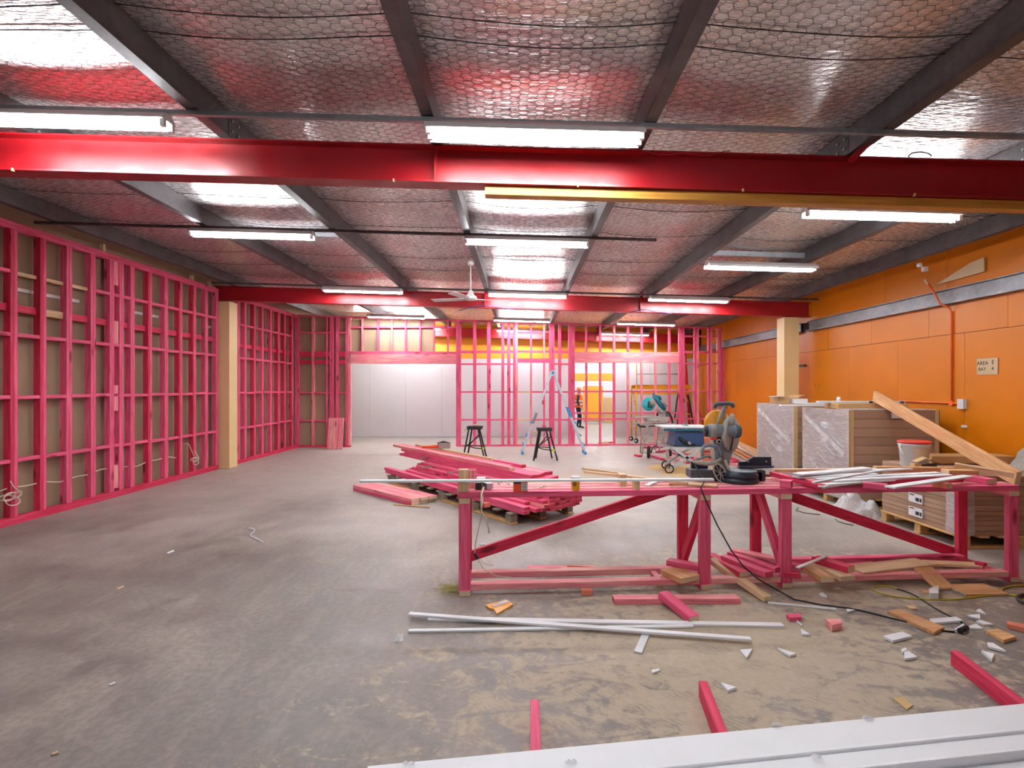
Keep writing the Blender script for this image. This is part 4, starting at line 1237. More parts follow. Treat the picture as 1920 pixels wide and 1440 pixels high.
MB().cyl(TM(1231, 773, -.08), TM(1231, 780, -.08), .025, n=10).build('clamp_knob', 'black', kb)
MB().lohi(TM(1248.5, 788, -.05), TM(1251.5, 774, .05)).build('fence_wing', 'teal_dark', kb)
MB().tube([TM(1249, 772, 0), TM(1254, 774, 0), TM(1259, 782, 0), TM(1261, 792, 0), TM(1260, 798, 0)], .022, 8).build('dust_hose', 'black', kb)

# ================================================================== LADDER
LY = 13.4
def TL(px, py, dy=0.0): return Vector(((px - VPX) / FPX * LY, LY + dy, EYE - (py - VPY) / FPX * LY))
ld = thing('ladder', 'aluminium folding ladder with blue feet standing open before the back framing', 'ladder', TL(1036, 850))
foot = {-1: (979, 849.5), 1: (1096, 849.5)}
for s in (-1, 1):
    fx, fy = foot[s]
    for dy in (-.19, .19):
        a, b = TL(1036 + s * 2.5, 701, dy), TL(fx, fy - 2, dy)
        b.z = .04
        q = a + (b - a) * .48
        MB().bar(a, q, .03, .065, up=(0, 1, 0)).build('inner_rail', 'ladder_alu', ld)
        MB().bar(a + (b - a) * .40, b, .035, .085, up=(0, 1, 0)).build('outer_rail', 'ladder_alu', ld)
        MB().bar(b + (a - b) * .015, b - Vector((0, 0, .035)), .06, .11, up=(0, 1, 0)).build('foot', 'ladder_blue', ld)
        t0 = .50 if s < 0 else .42
        c = a + (b - a) * (t0 + .1)
        MB().bar(a + (b - a) * t0, a + (b - a) * (t0 + .13), .045, .09, up=(0, 1, 0)).build('lock_sleeve', 'ladder_blue' if s > 0 else 'grey_blue', ld)
        for t in (.62, .78, .90):
            e = a + (b - a) * t + Vector((s * .05, 0, 0))
            MB().box(e, (.03, .04, .05)).build('lock_tab', 'ladder_blue', ld)
    for t in (.13, .27, .41, .55, .69, .83):
        a, b = TL(1036 + s * 2.5, 701, -.19), TL(fx, fy, -.19)
        c = a + (b - a) * t
        MB().bar(c, c + Vector((0, .38, 0)), .035, .03).build('rung', 'ladder_alu', ld)
for dy in (-.2, .2):
    MB().cyl(TL(1036, 699.5, dy - .02), TL(1036, 699.5, dy + .02), .068, n=18).build('hinge', 'ladder_alu', ld)
    MB().cyl(TL(1036, 699.5, dy - .03), TL(1036, 699.5, dy + .03), .035, n=14).build('hinge_cap', 'ladder_blue', ld)
o = MB().box(TL(1017.5, 754, -.24), (.05, .02, .10)).build('warning_tag', 'red_plastic', ld)

# ================================================================== FOLDING WORK STANDS
def stand(cx, fy, label, flip):
    Y = 1650.0 / (fy - 727)
    def W(px, py, dy=0.0): return Vector(((cx + px * flip - VPX) / FPX * Y, Y + dy, EYE - (fy - 61 + py - VPY) / FPX * Y))
    r = thing('work_stand', label, 'work stand', W(0, 61))
    tp = MB().bar(W(-13, 5), W(14, 5), .36, .035).build('jaw_plate', 'black', r)
    MB().bar(W(-14, 2.5, -.13), W(15, 2.5, -.13), .10, .03).build('jaw', 'black', r)
    MB().bar(W(-14, 2.5, .13), W(15, 2.5, .13), .10, .03).build('jaw', 'black', r)
    for x in (-8, -2, 5, 11):
        MB().cyl(W(x, 0, -.13), W(x, 4, -.13), .014, n=8).build('peg', 'black', r)
    MB().tube([W(-14, 6, -.1), W(-18, 8, -.1), W(-17.5, 10, -.1)], .012, 8).build('crank', 'lime', r)
    zb_ = .0
    for dy, x0, x1 in ((-.14, -10, -20), (.14, -6, -15), (-.14, 10, 24), (.14, 5, 16)):
        a, b = W(x0, 6, dy), W(x1, 60, dy * 1.5); b.z = .005
        MB().bar(a, b, .028, .028).build('leg', 'black', r)
    for x0, x1, dy in ((-16, 14, -.16), (-11, 9, .16)):
        MB().bar(W(x0, 38, dy), W(x1, 15, dy), .02, .022).build('brace', 'black', r)
    MB().tube([W(-13, 36, -.18), W(0, 40, -.2), W(19, 42, -.18)], .012, 6).build('cross_bar', 'black', r)
    MB().bar(W(-13, 38, .17), W(12, 40, .17), .02, .02).build('cross_bar', 'black', r)
    MB().box(W(17 if flip > 0 else -15, 41, -.19), (.05, .04, .05)).build('latch', 'lime', r)
    return W
W1 = stand(890, 859, 'black folding work stand before the wide opening', 1)
o = timber('offcut', W1(-2, -1.0), W1(9, -1.0), .12, .02, 'raw', 'end_raw'); tag(o, 'pale offcut lying on the left work stand', 'offcut')
W2 = stand(1020, 862, 'black folding work stand between the ladder legs', 1)
o = timber('offcut', W2(-3, -2.5), W2(3, -2.5), .10, .06, 'pink', 'end_pink'); tag(o, 'pink block on the work stand between the ladder legs', 'offcut')

# ================================================================== WRAPPED PALLETS BY THE ORANGE WALL
def goods(label, x0, x1, y0, y1, zt, nl, mat, wrap=True, labels=(), corner=True, film_front=True):
    r = thing('wrapped_pallet', label, 'pallet of cartons', ((x0 + x1) / 2, (y0 + y1) / 2, 0))
    for k, yy in enumerate((y0 + .05, (y0 + y1) / 2, y1 - .05)):
        timber('bottom_board', (x0, yy, .011), (x1, yy, .011), .09, .02, 'pallet_new', parent=r)
        for xx in (x0 + .06, (x0 + x1) / 2, x1 - .06):
            timber('block', (xx - .05, yy, .066), (xx + .05, yy, .066), .09, .088, 'pallet_new', parent=r)
    for xx in np.linspace(x0 + .05, x1 - .05, 7):
        timber('deck_board', (xx, y0, .121), (xx, y1, .121), .11, .02, 'pallet_new', parent=r)
    h = (zt - .132) / nl
    for k in range(nl):
        j = lambda: RND.uniform(-.004, .004)
        z = .132 + k * h
        lo = Vector((x0 + .015 + j(), y0 + .015 + j(), z)); hi = Vector((x1 - .01, y1 - .01 + j(), z + h - .003))
        c = (lo + hi) / 2
        timber('carton', (lo.x, c.y, c.z), (hi.x, c.y, c.z), hi.y - lo.y, hi.z - lo.z, 'carton' if k % 3 else mat, parent=r, bev=.003)
    if corner:
        for cx, cy, sx, sy in ((x0 + .003, y0 + .003, 1, 1), (x0 + .003, y1 - .003, 1, -1), (x1 - .0, y0 + .003, -1, 1)):
            MB().lohi((min(cx, cx + sx * .06), min(cy, cy + sy * .006), .14), (max(cx, cx + sx * .06), max(cy, cy + sy * .006), zt)).lohi((min(cx, cx + sx * .006), min(cy, cy + sy * .06), .14), (max(cx, cx + sx * .006), max(cy, cy + sy * .06), zt)).build('corner_guard', 'carton_edge', r)
    if wrap:
        n = 14; m = MB()
        q = random.Random(5)
        def pt(u, v):
            a = x0 - .006 - q.uniform(0, .004); return (a, y1 - (y1 - y0) * u, .1 + (zt - .1) * v)
        vs = [pt(i / n, j / n) for j in range(n + 1) for i in range(n + 1)]
        m.add(vs, [(j * (n + 1) + i, j * (n + 1) + i + 1, (j + 1) * (n + 1) + i + 1, (j + 1) * (n + 1) + i) for j in range(n) for i in range(n)], 0, True)
        fm = m.build('stretch_film', 'film', r)
        # folded strand of film running down across the face
        MB().bar((x0 - .012, y1 - .06, zt - .12), (x0 - .012, y0 + .10, zt - .62), .07, .004, up=(1, 0, 0)).build('film_strand', 'film_white', fm)
        for k in range(5):
            yy = y0 + .12 + .2 * k
            MB().bar((x0 - .011, yy + .25, .95 - .13 * k), (x0 - .011, yy, .82 - .13 * k), .014, .003, up=(1, 0, 0)).build('film_strand', 'film_white', fm)
    for (yy, z, w, hh) in labels:
        l = MB().lohi((x0 - .002, yy - w / 2, z), (x0 + .012, yy + w / 2, z + hh)).build('label', 'paper_white', r)
        if wrap: continue
        m = MB()
        for dy in (-.30, -.12, .0):
            m.lohi((x0 - .004, yy + w * dy - .012 - .02, z + hh * .22), (x0 - .0015, yy + w * dy + .016 - .02, z + hh * .62))
        m.lohi((x0 - .004, yy + w * .08, z + hh * .80), (x0 - .0015, yy + w * .44, z + hh * .92))
        pm = m.build('label_print', 'ink', l); pm['kind'] = 'stuff'
    return r
goods('shrink-wrapped carton pallet in front of the cream column', 4.47, 5.66, 8.70, 10.05, 1.37, 11, 'carton_dark', labels=((9.2, .75, .16, .10), (9.2, .55, .16, .10)))
gB = goods('large shrink-wrapped carton pallet with tan corner guards beside the bucket', 4.47, 5.70, 7.24, 8.43, 1.345, 10, 'carton_dark', labels=((7.85, 1.05, .14, .10), (7.85, .85, .14, .10)))
l = MB().lohi((5.05, 7.236, 1.235), (5.33, 7.252, 1.315)).build('label', 'paper_white', gB)
m = MB().lohi((5.20, 7.234, 1.255), (5.235, 7.2365, 1.295)).lohi((5.27, 7.234, 1.255), (5.305, 7.2365, 1.295)); m.build('label_print', 'ink', l)['kind'] = 'stuff'
gC = goods('low pallet of flat brown cartons right behind the bench', 4.50, 5.80, 5.45, 6.66, .745, 12, 'carton_dark', wrap=False, labels=((6.07, .185, .21, .10), (6.07, .34, .21, .10), (6.07, .49, .21, .10)), corner=False)
# clear tape down the corner of the low pallet
m = MB(); q = random.Random(3)
vs = []
for j in range(16):
    z = .14 + j * .04
    for i, (xx, yy) in enumerate(((4.492, 5.62), (4.490, 5.52), (4.488, 5.44), (4.56, 5.438), (4.64, 5.442))):
        vs.append((xx - q.uniform(0, .012), yy - q.uniform(0, .012), z))
m.add(vs, [(j * 5 + i, j * 5 + i + 1, (j + 1) * 5 + i + 1, (j + 1) * 5 + i) for j in range(15) for i in range(4)], 0, True)
m.build('stretch_film', 'film', gC)

# on top of the far pallet
zA = 1.372
c = Vector((4.60, 9.55, zA))
r = thing('open_carton', 'small open carton with white contents on the pallet by the column', 'box', c)
MB().lohi((4.52, 9.35, zA), (4.74, 9.65, zA + .12)).build('carton', 'carton_edge', r)
MB().bar((4.42, 9.4, zA + .125), (4.60, 9.4, zA + .13), .25, .006).build('flap', 'paper_white', r)
MB().lohi((4.76, 9.25, zA), (4.99, 9.6, zA + .085)).build('white_pack', 'plastic_white', r)
MB().bar((4.78, 9.4, zA + .10), (4.98, 9.55, zA + .15), .22, .006).build('flap', 'cardboard', r)
o = timber('white_sheet', (4.72, 9.0, zA + .012), (5.55, 9.0, zA + .012), .5, .02, 'white_prim'); tag(o, 'flat white sheet lying on the pallet by the column', 'sheet')
# on top of the large pallet
zB = 1.347
o = timber('flat_carton', (4.52, 7.75, zB + .04), (5.52, 7.75, zB + .04), .35, .075, 'cardboard', bev=.004); tag(o, 'long flat brown carton on the large wrapped pallet', 'box')
o = timber('white_profile', (4.35, 7.80, zB + .095), (5.55, 7.72, zB + .095), .10, .03, 'white_prim'); tag(o, 'long white profile lying on the flat brown carton', 'profile')
MB().box((5.05, 7.675, zB + .096), (.05, .004, .028)).build('tape_mark', 'navy', o)
MB().box((5.50, 7.67, zB + .096), (.05, .004, .02)).build('tape_mark', 'navy', o)
o = timber('white_profile', (4.05, 8.3, zB + .03), (4.95, 8.2, zB + .03), .12, .02, 'white_prim'); tag(o, 'white profile bridging the two wrapped pallets', 'profile')
o = MB().lathe((4.66, 7.8, zB + .111), [(.025, 0), (.028, .01), (.024, .05), (.015, .055)], n=12).build('small_pot', 'plastic_white'); tag(o, 'tiny white pot on the profile over the wrapped pallets', 'pot')
o = MB().lohi((4.50, 7.26, zB), (5.66, 7.60, zB + .008)).build('film_sheet', 'film_white'); tag(o, 'loose plastic film over the top of the large pallet', 'film')
# leaning plank
o = timber('leaning_plank', (5.02, 7.55, 1.535), (4.56, 4.88, .815), .045, .14, 'raw_warm', 'end_raw', None, (0, 0, 1)); tag(o, 'long pale plank leaning from the big pallet down to the bench', 'plank')
# bucket
zC = .748
c = FZ(1714, 874, zC)
r = thing('bucket', 'white plastic bucket with a red lid on the low pallet', 'bucket', c)
MB().lathe(c, [(.125, 0), (.13, .004), (.15, .24), (.158, .245), (.158, .262), (.150, .268)], n=30).build('tub', 'plastic_white', r)
MB().lathe(c + Vector((0, 0, .268)), [(.163, 0), (.165, .004), (.165, .022), (.155, .026), (.02, .022)], n=30).build('lid', 'red_plastic', r)
MB().tube([c + Vector((-.155, 0, .24)), c + Vector((-.175, -.02, .20)), c + Vector((-.17, -.05, .16)), c + Vector((-.15, -.07, .14))], .006, 6).build('handle', 'plastic_white', r)
MB().cyl(c + Vector((-.150, 0, .235)), c + Vector((-.172, 0, .235)), .02, n=10).build('handle_boss', 'plastic_white', r)
m = MB()
for k in range(7):
    a0, a1 = -2.2 + k * .16, -2.2 + (k + 1) * .16
    pts = [(c.x + rr * math.cos(a), c.y + rr * math.sin(a), c.z + z) for a, rr, z in ((a0, .1415, .10), (a1, .1415, .10), (a1, .1505, .215), (a0, .1505, .215))]
    m.add(pts, [(0, 1, 2, 3)])
m.build('label', 'paper', r)
# torn carton in front of the bucket
c = FZ(1735, 880, zC)
r = thing('torn_carton', 'torn open cardboard carton with black print beside the bucket', 'box', c)
MB().box(c + Vector((-.03, 0, .035)), (.20, .12, .06), Matrix.Rotation(-.25, 3, 'Z')).build('carton', 'cardboard', r)
MB().bar(c + Vector((-.09, -.07, .03)), c + Vector((.05, -.10, .05)), .006, .07).build('printed_side', 'ink', r)
MB().bar(c + Vector((.0, -.02, .12)), c + Vector((.14, -.03, .07)), .12, .006).build('flap', 'cardboard', r)
MB().bar(c + Vector((-.10, .03, .08)), c + Vector((.01, .02, .13)), .10, .006).build('flap', 'carton_edge', r)
o = timber('long_carton', (4.85, 6.42, zC + .05), (5.84, 6.42, zC + .05), .28, .09, 'cardboard', bev=.005); tag(o, 'long brown carton at the back of the low pallet', 'box')
o = timber('pine_length', FZ(1640, 879, .90), FZ(1828, 882, .86), .05, .05, 'raw_warm', 'end_raw'); tag(o, 'pale pine length across the rear of the bench near the bucket', 'timber length')
o = timber('pine_length', FZ(1790, 872, .93), FZ(1902, 891, .88), .06, .045, 'raw', 'end_raw'); tag(o, 'pine length with knots beneath the foot of the leaning plank', 'timber length')
o = timber('pine_block', B(4.38, .35, BH + .045), B(4.62, .30, BH + .045), .12, .085, 'raw_warm', 'end_raw'); tag(o, 'pine block under the foot of the leaning plank', 'timber block')
# crumpled sheeting at the frame edge beyond the plank
def crumple(name, c, rx, ry, h, label, seed, mat='film_white', n=16):
    q = random.Random(seed); m = MB(); vs = []
    for j in range(n + 1):
        for i in range(n + 1):
            u, v = i / n * 2 - 1, j / n * 2 - 1
            d = max(0, 1 - (u * u + v * v))
            z = h * d ** .6 * (.55 + .45 * math.sin(u * 5 + seed) * math.cos(v * 4.3 + seed * 2)) + q.uniform(0, .012) * (d > 0)
            vs.append((c[0] + u * rx + q.uniform(-.05, .05) * rx, c[1] + v * ry + q.uniform(-.05, .05) * ry, c[2] + max(.004, z)))
    m.add(vs, [(j * (n + 1) + i, j * (n + 1) + i + 1, (j + 1) * (n + 1) + i + 1, (j + 1) * (n + 1) + i) for j in range(n) for i in range(n)], 0, True)
    return tag(m.build(name, mat), label, 'plastic sheet')
crumple('plastic_sheet', (4.33, 6.95, 0), .33, .22, .34, 'crumpled clear plastic sheet on the floor beside the low pallet', 4, n=24)
crumple('plastic_sheet', (5.62, 5.75, zC), .2, .3, .30, 'crumpled grey plastic sheet on the low pallet at the frame edge', 7, 'dust_grey')
o = timber('offcut', FZ(1655, 983, .04), FZ(1675, 991, .04), .05, .04, 'pink', 'end_pink'); tag(o, 'small pink offcut on the floor near the crumpled plastic', 'offcut')
for pts, lb in (([(1475, 962), (1482, 955), (1476, 950)], ''), ):
    pass
o = MB().tube([FZ(1497, 952, .005), FZ(1492, 957, .005), FZ(1510, 962, .005), FZ(1538, 965, .005)], .005, 5).build('cord', 'cable_black'); tag(o, 'thin dark cord on the floor seen between the bench legs', 'cord')
o = MB().tube([FZ(1566, 973, .005), FZ(1572, 978, .005), FZ(1585, 982, .005), FZ(1600, 985, .005)], .006, 5).build('cord', 'cable_black'); tag(o, 'short dark cord on the floor under the right diagonal brace', 'cord')
# timber lengths on the floor by the orange wall, behind the wrapped pallets
for i, (a, b, z, mat) in enumerate((((1378, 833), (1424, 857), .16, 'white_paint'), ((1372, 838), (1422, 864), .08, 'raw_warm'), ((1384, 830), (1428, 850), .25, 'raw'), ((1376, 846), (1424, 872), .0, 'raw_warm'), ((1390, 836), (1432, 858), .25, 'raw'))):
    p, q = FZ(a[0], a[1], z + .04), FZ(b[0], b[1], z + .04)
    o = timber('timber_length', p, q, .10, .04, mat, 'end_raw')
    tag(o, ['white length on top of the timber by the orange wall', 'warm pine length second from the top by the orange wall', 'pale pine length leaning towards the far pallet', 'warm pine length on the floor behind the mitre saw', 'pale pine length nearest the orange wall'][i], 'timber length', 'lengths by the orange wall')

# ================================================================== FITTINGS ON THE RIGHT WALL
r = thing('conduit', 'orange conduit run with a white switch box on the orange wall', 'conduit', (5.88, 7.2, 1.4))
y0 = 7.27
MB().tube([(5.78, 7.62, 3.20), (5.775, 7.58, 3.14), (5.775, 7.54, 3.11)], .012, 8).build('white_tail', 'cable_cream', r)
MB().tube([(5.775, 7.54, 3.12), (5.77, 7.42, 2.96), (5.77, 7.32, 2.80), (5.85, y0, 2.74), (5.885, y0, 2.68), (5.885, y0, 1.45)], .0125, 8).build('vertical_pipe', 'conduit_orange', r)
MB().tube([(5.885, 8.3, 1.445), (5.885, 7.1, 1.435)], .0125, 8).build('horizontal_pipe', 'conduit_orange', r)
MB().cyl((5.90, y0, 1.44), (5.87, y0, 1.44), .035, n=14).build('junction_disc', 'conduit_orange', r)
MB().lohi((5.85, 7.04, 1.37), (5.90, 7.14, 1.50)).build('switch_box', 'plastic_white', r)
MB().lohi((5.845, 7.065, 1.40), (5.852, 7.115, 1.47)).build('switch_plate', 'white_prim', r)
o = MB().lohi((5.88, 7.03, 1.12), (5.90, 7.11, 1.155)).build('wall_outlet', 'plastic_white'); tag(o, 'small white plate low on the orange wall beside the conduit', 'wall plate')
r = thing('wall_sensor', 'small white sensor under the purlin on the orange wall', 'sensor', (5.62, 7.45, 3.32))
MB().lathe((5.58, 7.45, 3.36), [(.0, -.03), (.03, -.02), (.035, .0), (.03, .03), (.0, .035)], n=14).build('dome', 'plastic_white', r)
MB().box((5.63, 7.42, 3.30), (.06, .05, .06)).build('bracket', 'plastic_white', r)
MB().prism([(5.87, 7.55, 3.10), (5.87, 6.75, 3.12), (5.87, 6.75, 3.30), (5.87, 6.95, 3.28)], (.02, 0, 0)).build('pale_patch', 'paper', r)
# paper notice
r = thing('paper_notice', 'tan paper notice with handwriting pinned to the orange wall', 'notice', (5.895, 6.72, 1.81))
MB().lohi((5.893, 6.58, 1.815), (5.899, 6.88, 2.022)).build('sheet', 'paper', r)
RM = Matrix(((0, 0, -1, 0), (-1, 0, 0, 0), (0, 1, 0, 0), (0, 0, 0, 1)))
for s, yy, z, sz in (('AREA', 6.795, 1.96, .068), ('E', 6.645, 1.967, .075), ('BAY', 6.80, 1.885, .062), ('4', 6.65, 1.888, .065)):
    text('lettering', s, sz, Matrix.Translation((5.8922, yy, z)) @ RM, 'ink', r)
r2 = thing('wall_scribble', 'faint handwritten letters on the orange wall beside the column', 'writing', (5.895, 10.6, 1.66))
text('lettering', 'T  E', .12, Matrix.Translation((5.9005, 10.6, 1.68)) @ RM, 'ink_soft', r2)
o = MB().lohi((5.86, 11.0, 2.09), (5.90, 11.22, 2.13)).build('wall_bracket', 'black'); tag(o, 'small dark bracket on the orange wall right of the column', 'bracket')

# ================================================================== CEILING FAN
FY, FX = 8.15, -.755
r = thing('ceiling_fan', 'white ceiling fan with three blades hanging before the far red beam', 'ceiling fan', (FX, FY, 3.0))
zt = zb(FX)
MB().lathe((FX, FY, zt - .06), [(.03, 0), (.05, .02), (.04, .06)], n=14).build('canopy', 'plastic_white', r)
MB().cyl((FX, FY, 3.12), (FX, FY, zt - .02), .012, n=10).build('rod', 'plastic_white', r)
MB().lathe((FX, FY, 2.98), [(.02, 0), (.085, .01), (.10, .03), (.095, .06), (.055, .09), (.035, .14), (.02, .16)], n=22).build('motor', 'plastic_white', r)
for k, a in enumerate((2.95, 4.35, .25)):
    d = Vector((math.cos(a), math.sin(a), 0)); n2 = Vector((-d.y, d.x, .18)).normalized()
    c = Vector((FX, FY, 3.0))
    p = [c + d * .10 - n2 * .03, c + d * .18 - n2 * .055, c + d * .60 - n2 * .065, c + d * .62 + n2 * .06, c + d * .18 + n2 * .055, c + d * .10 + n2 * .03]
    MB().prism(p, (0, 0, .006)).build('blade', 'plastic_white', r)
    MB().bar(c + d * .06, c + d * .2, .03, .012).build('blade_arm', 'alu', r)

# blue cable along the far beam
pts = [P(x, y, 10.8) for x, y in ((860, 583), (880, 576), (900, 573), (912, 573), (930, 575), (960, 580), (1000, 586))]
o = MB().tube(pts, .008, 6).build('blue_cable', 'blue_tool'); tag(o, 'thin blue cable slung on the far red beam by the fan', 'cable')
pts = [P(x, y, 10.8) for x, y in ((1180, 586), (1200, 581), (1208, 580), (1230, 584), (1260, 588))]
o = MB().tube(pts, .008, 6).build('blue_cable', 'blue_tool'); tag(o, 'thin blue cable on the far red beam near the orange wall', 'cable')

# ================================================================== YELLOW SCAFFOLD BEHIND THE BACK FRAMING
r = thing('scaffold', 'yellow wheeled scaffold tower behind the right back studs', 'scaffold', (4.27, 16.2, 0))
for x in (3.455, 5.08):
    for y in (15.86, 16.55):
        MB().cyl((x, y, .16), (x, y, 1.72), .022, n=10).build('post', 'scaffold_yellow', r)
        cs = MB().lathe((x, y - .0, .075), [(.03, -.02), (.07, -.02), (.075, 0), (.07, .02), (.03, .02)], axis=(1, .6, 0), n=14).build('caster', 'black_rubber', r)
        MB().lathe((x, y, .075), [(.0, -.024), (.035, -.024), (.035, .024), (.0, .024)], axis=(1, .6, 0), n=10).build('caster_hub', 'plastic_white', cs)
    for z in (.45, .85, 1.25, 1.62):
        MB().cyl((x, 15.86, z), (x, 16.55, z), .016, n=8).build('rung', 'scaffold_yellow', r)
    MB().cyl((x, 15.86, 1.05), (x, 16.55, 1.5), .012, n=8).build('end_brace', 'scaffold_yellow', r)
    MB().cyl((x, 15.86, 1.30), (x, 16.55, 1.65), .012, n=8).build('end_brace', 'scaffold_yellow', r)
for y in (15.88, 16.53):
    MB().lohi((3.46, y - .02, 1.60), (5.08, y + .02, 1.72)).build('platform_beam', 'scaffold_yellow', r)
    MB().lohi((3.46, y - .02, 1.45), (5.08, y + .02, 1.55)).build('ledger', 'scaffold_yellow', r)
for k in range(4):
    MB().lohi((3.48, 15.90 + k * .155, 1.72), (5.06, 16.05 + k * .155, 1.74)).build('deck_plank', 'scaffold_yellow', r)
for x in (3.50, 4.95):
    MB().cyl((x, 16.0, 1.70), (x, 16.0, 2.6), .012, n=8).build('guard_post', 'scaffold_yellow', r)
MB().cyl((3.5, 16.0, 2.06), (4.95, 16.0, 2.06), .012, n=8).build('guard_rail', 'dust_grey', r)
o = MB().lathe((4.78, 15.95, 2.12), [(.02, 0), (.07, .03), (.06, .10), (.08, .16), (.07, .22), (.03, .26)], n=14).build('work_light', 'hivis'); tag(o, 'orange work light hanging on the scaffold rail', 'work light')
r = thing('tripod', 'black tripod folded against the scaffold', 'tripod', (4.65, 15.7, 0))
for a, b in (((4.55, 15.7, .72), (4.66, 15.75, 1.45)), ((4.72, 15.72, .72), (4.68, 15.75, 1.45)), ((4.62, 15.8, .05), (4.66, 15.75, .75))):
    MB().cyl(a, b, .022, n=8).build('leg', 'navy', r)
o = timber('dark_pole', (5.22, 15.75, .0), (4.95, 15.72, 1.45), .04, .04, 'black'); tag(o, 'dark pole leaning on the scaffold end', 'pole')
o = timber('dark_pole', (5.62, 15.8, .0), (5.12, 15.75, 1.5), .03, .03, 'pink_deep'); tag(o, 'thin red pole leaning near the right back studs', 'pole')
for i, (x, y, z) in enumerate(((5.3, 16.9, 2.1), (5.42, 16.8, 2.2))):
    o = timber('tall_length', (x - .25 + .2 * i, y, 0), (x - .1, 17.3, 2.9 + .2 * i), .09, .045, 'pink_deep' if i else 'raw_warm', None); tag(o, ['brown length leaning in the far corner behind the scaffold', 'dark pink length leaning in the far corner behind the scaffold'][i], 'timber length')

# small scraps beyond the back framing
for i, (x, y, m_) in enumerate(((1128, 833, 'amber'), (1142, 832, 'red_plastic'), (1135, 834, 'raw'))):
    p = FZ(x, y, 0)
    o = timber('scrap', p + Vector((-.09, 0, .03)), p + Vector((.10, .06, .04)), .08, .04, m_); tag(o, ['amber scrap on the floor behind the bottom plate', 'red scrap on the floor behind the bottom plate', 'pale scrap on the floor behind the bottom plate'][i], 'scrap')
# pink offcuts on the floor round the saws
q = random.Random(21)
SC_ = [((1192, 852), (1201, 854), 'pink_deep', 'pink stub at the foot of the saw stand'), ((1218, 852), (1243, 860), 'pink', 'pink length under the wheel of the saw stand'), ((1205, 838), (1242, 837), 'pink_deep', 'pink length behind the saw stand legs'),
       ((1256, 856), (1290, 866), 'pink_pale', 'wide pink offcut under the table saw stand'), ((1262, 848), (1300, 858), 'pink', 'pink offcut beneath the crossed legs of the table saw'), ((1285, 850), (1312, 846), 'raw', 'pale offcut beneath the crossed legs of the table saw'),
       ((1300, 862), (1320, 852), 'pink', 'pink offcut right of the table saw stand'), ((1352, 862), (1376, 866), 'pink', 'pink offcut behind the mitre saw housing'), ((1366, 856), (1384, 864), 'pink_deep', 'dark pink offcut behind the mitre saw base'),
       ((1372, 868), (1400, 873), 'pink_pale', 'pink offcut near the mitre saw fence'), ((1316, 858), (1340, 868), 'pink_deep', 'dark pink offcut seen through the saw handle'), ((1232, 846), (1262, 842), 'pink', 'pink strip between the two saw stands')]
for a, b, mt, lb in SC_:
    p, q2 = FZ(a[0], a[1], .04), FZ(b[0], b[1], .04)
    p.z = q2.z = .023
    o = timber('offcut', p, q2, .10, .045, mt, 'end_pink'); tag(o, lb, 'offcut', 'offcuts round the saws')
for i, (x, y, lb) in enumerate(((1322, 822, 'salmon block leaning behind the table saw'), (1322, 830, 'salmon block lying behind the table saw'))):
    p = P(x, y, 11.4)
    o = timber('block', (p.x - .12, 11.4, .42 - .3 * i + .02), (p.x + .12, 11.45, .42 - .3 * i + .02), .2, .28, 'salmon', 'end_raw'); tag(o, lb.replace('leaning', 'stacked on another'), 'timber block')
r = thing('sawdust_heap', 'low heap of sawdust on the floor under the table saw', 'sawdust', FZ(1290, 880, 0))
m = MB(); c = FZ(1292, 882, 0); nr, na = 8, 28
vs = [(c.x, c.y, .055)]
for j in range(1, nr + 1):
    for i in range(na):
        a_ = 2 * math.pi * i / na; q_ = j / nr
        w_ = 1 + .18 * math.sin(a_ * 3 + 1) + .10 * math.sin(a_ * 7)
        vs.append((c.x + .8 * q_ * w_ * math.cos(a_), c.y + .75 * q_ * w_ * math.sin(a_), .055 * (1 - q_) ** 1.3 + .0015))
fs = [(0, 1 + i, 1 + (i + 1) % na) for i in range(na)]
for j in range(nr - 1):
    fs += [(1 + j * na + i, 1 + (j + 1) * na + i, 1 + (j + 1) * na + (i + 1) % na, 1 + j * na + (i + 1) % na) for i in range(na)]
m.add(vs, fs, 0, True)
hp = m.build('heap', 'sawdust', r); r['kind'] = 'stuff'
o = timber('pale_batten', FZ(1092, 878, .02), FZ(1165, 888, .02), .05, .03, 'raw', 'end_raw'); tag(o, 'pale batten on the floor behind the bench by the stack', 'batten')
r = thing('nail_gun', 'orange and grey nail gun lying on the far end of the stack', 'nail gun', P(812, 834, 9.2))
c = S(3.55, .80, PZ + .0455 * 9 + .003)
MB().tube([c + Vector((-.28, .0, .025)), c + Vector((-.1, .02, .035)), c + Vector((.02, .02, .04))], [.02, .025, .03], 8).build('magazine', 'conduit_orange', r)
MB().box(c + Vector((.12, .02, .055)), (.2, .09, .10)).build('body', 'dust_grey', r)
MB().tube([c + Vector((.0, .02, .09)), c + Vector((.10, .02, .12)), c + Vector((.22, .02, .09))], .018, 8).build('handle', 'black', r)

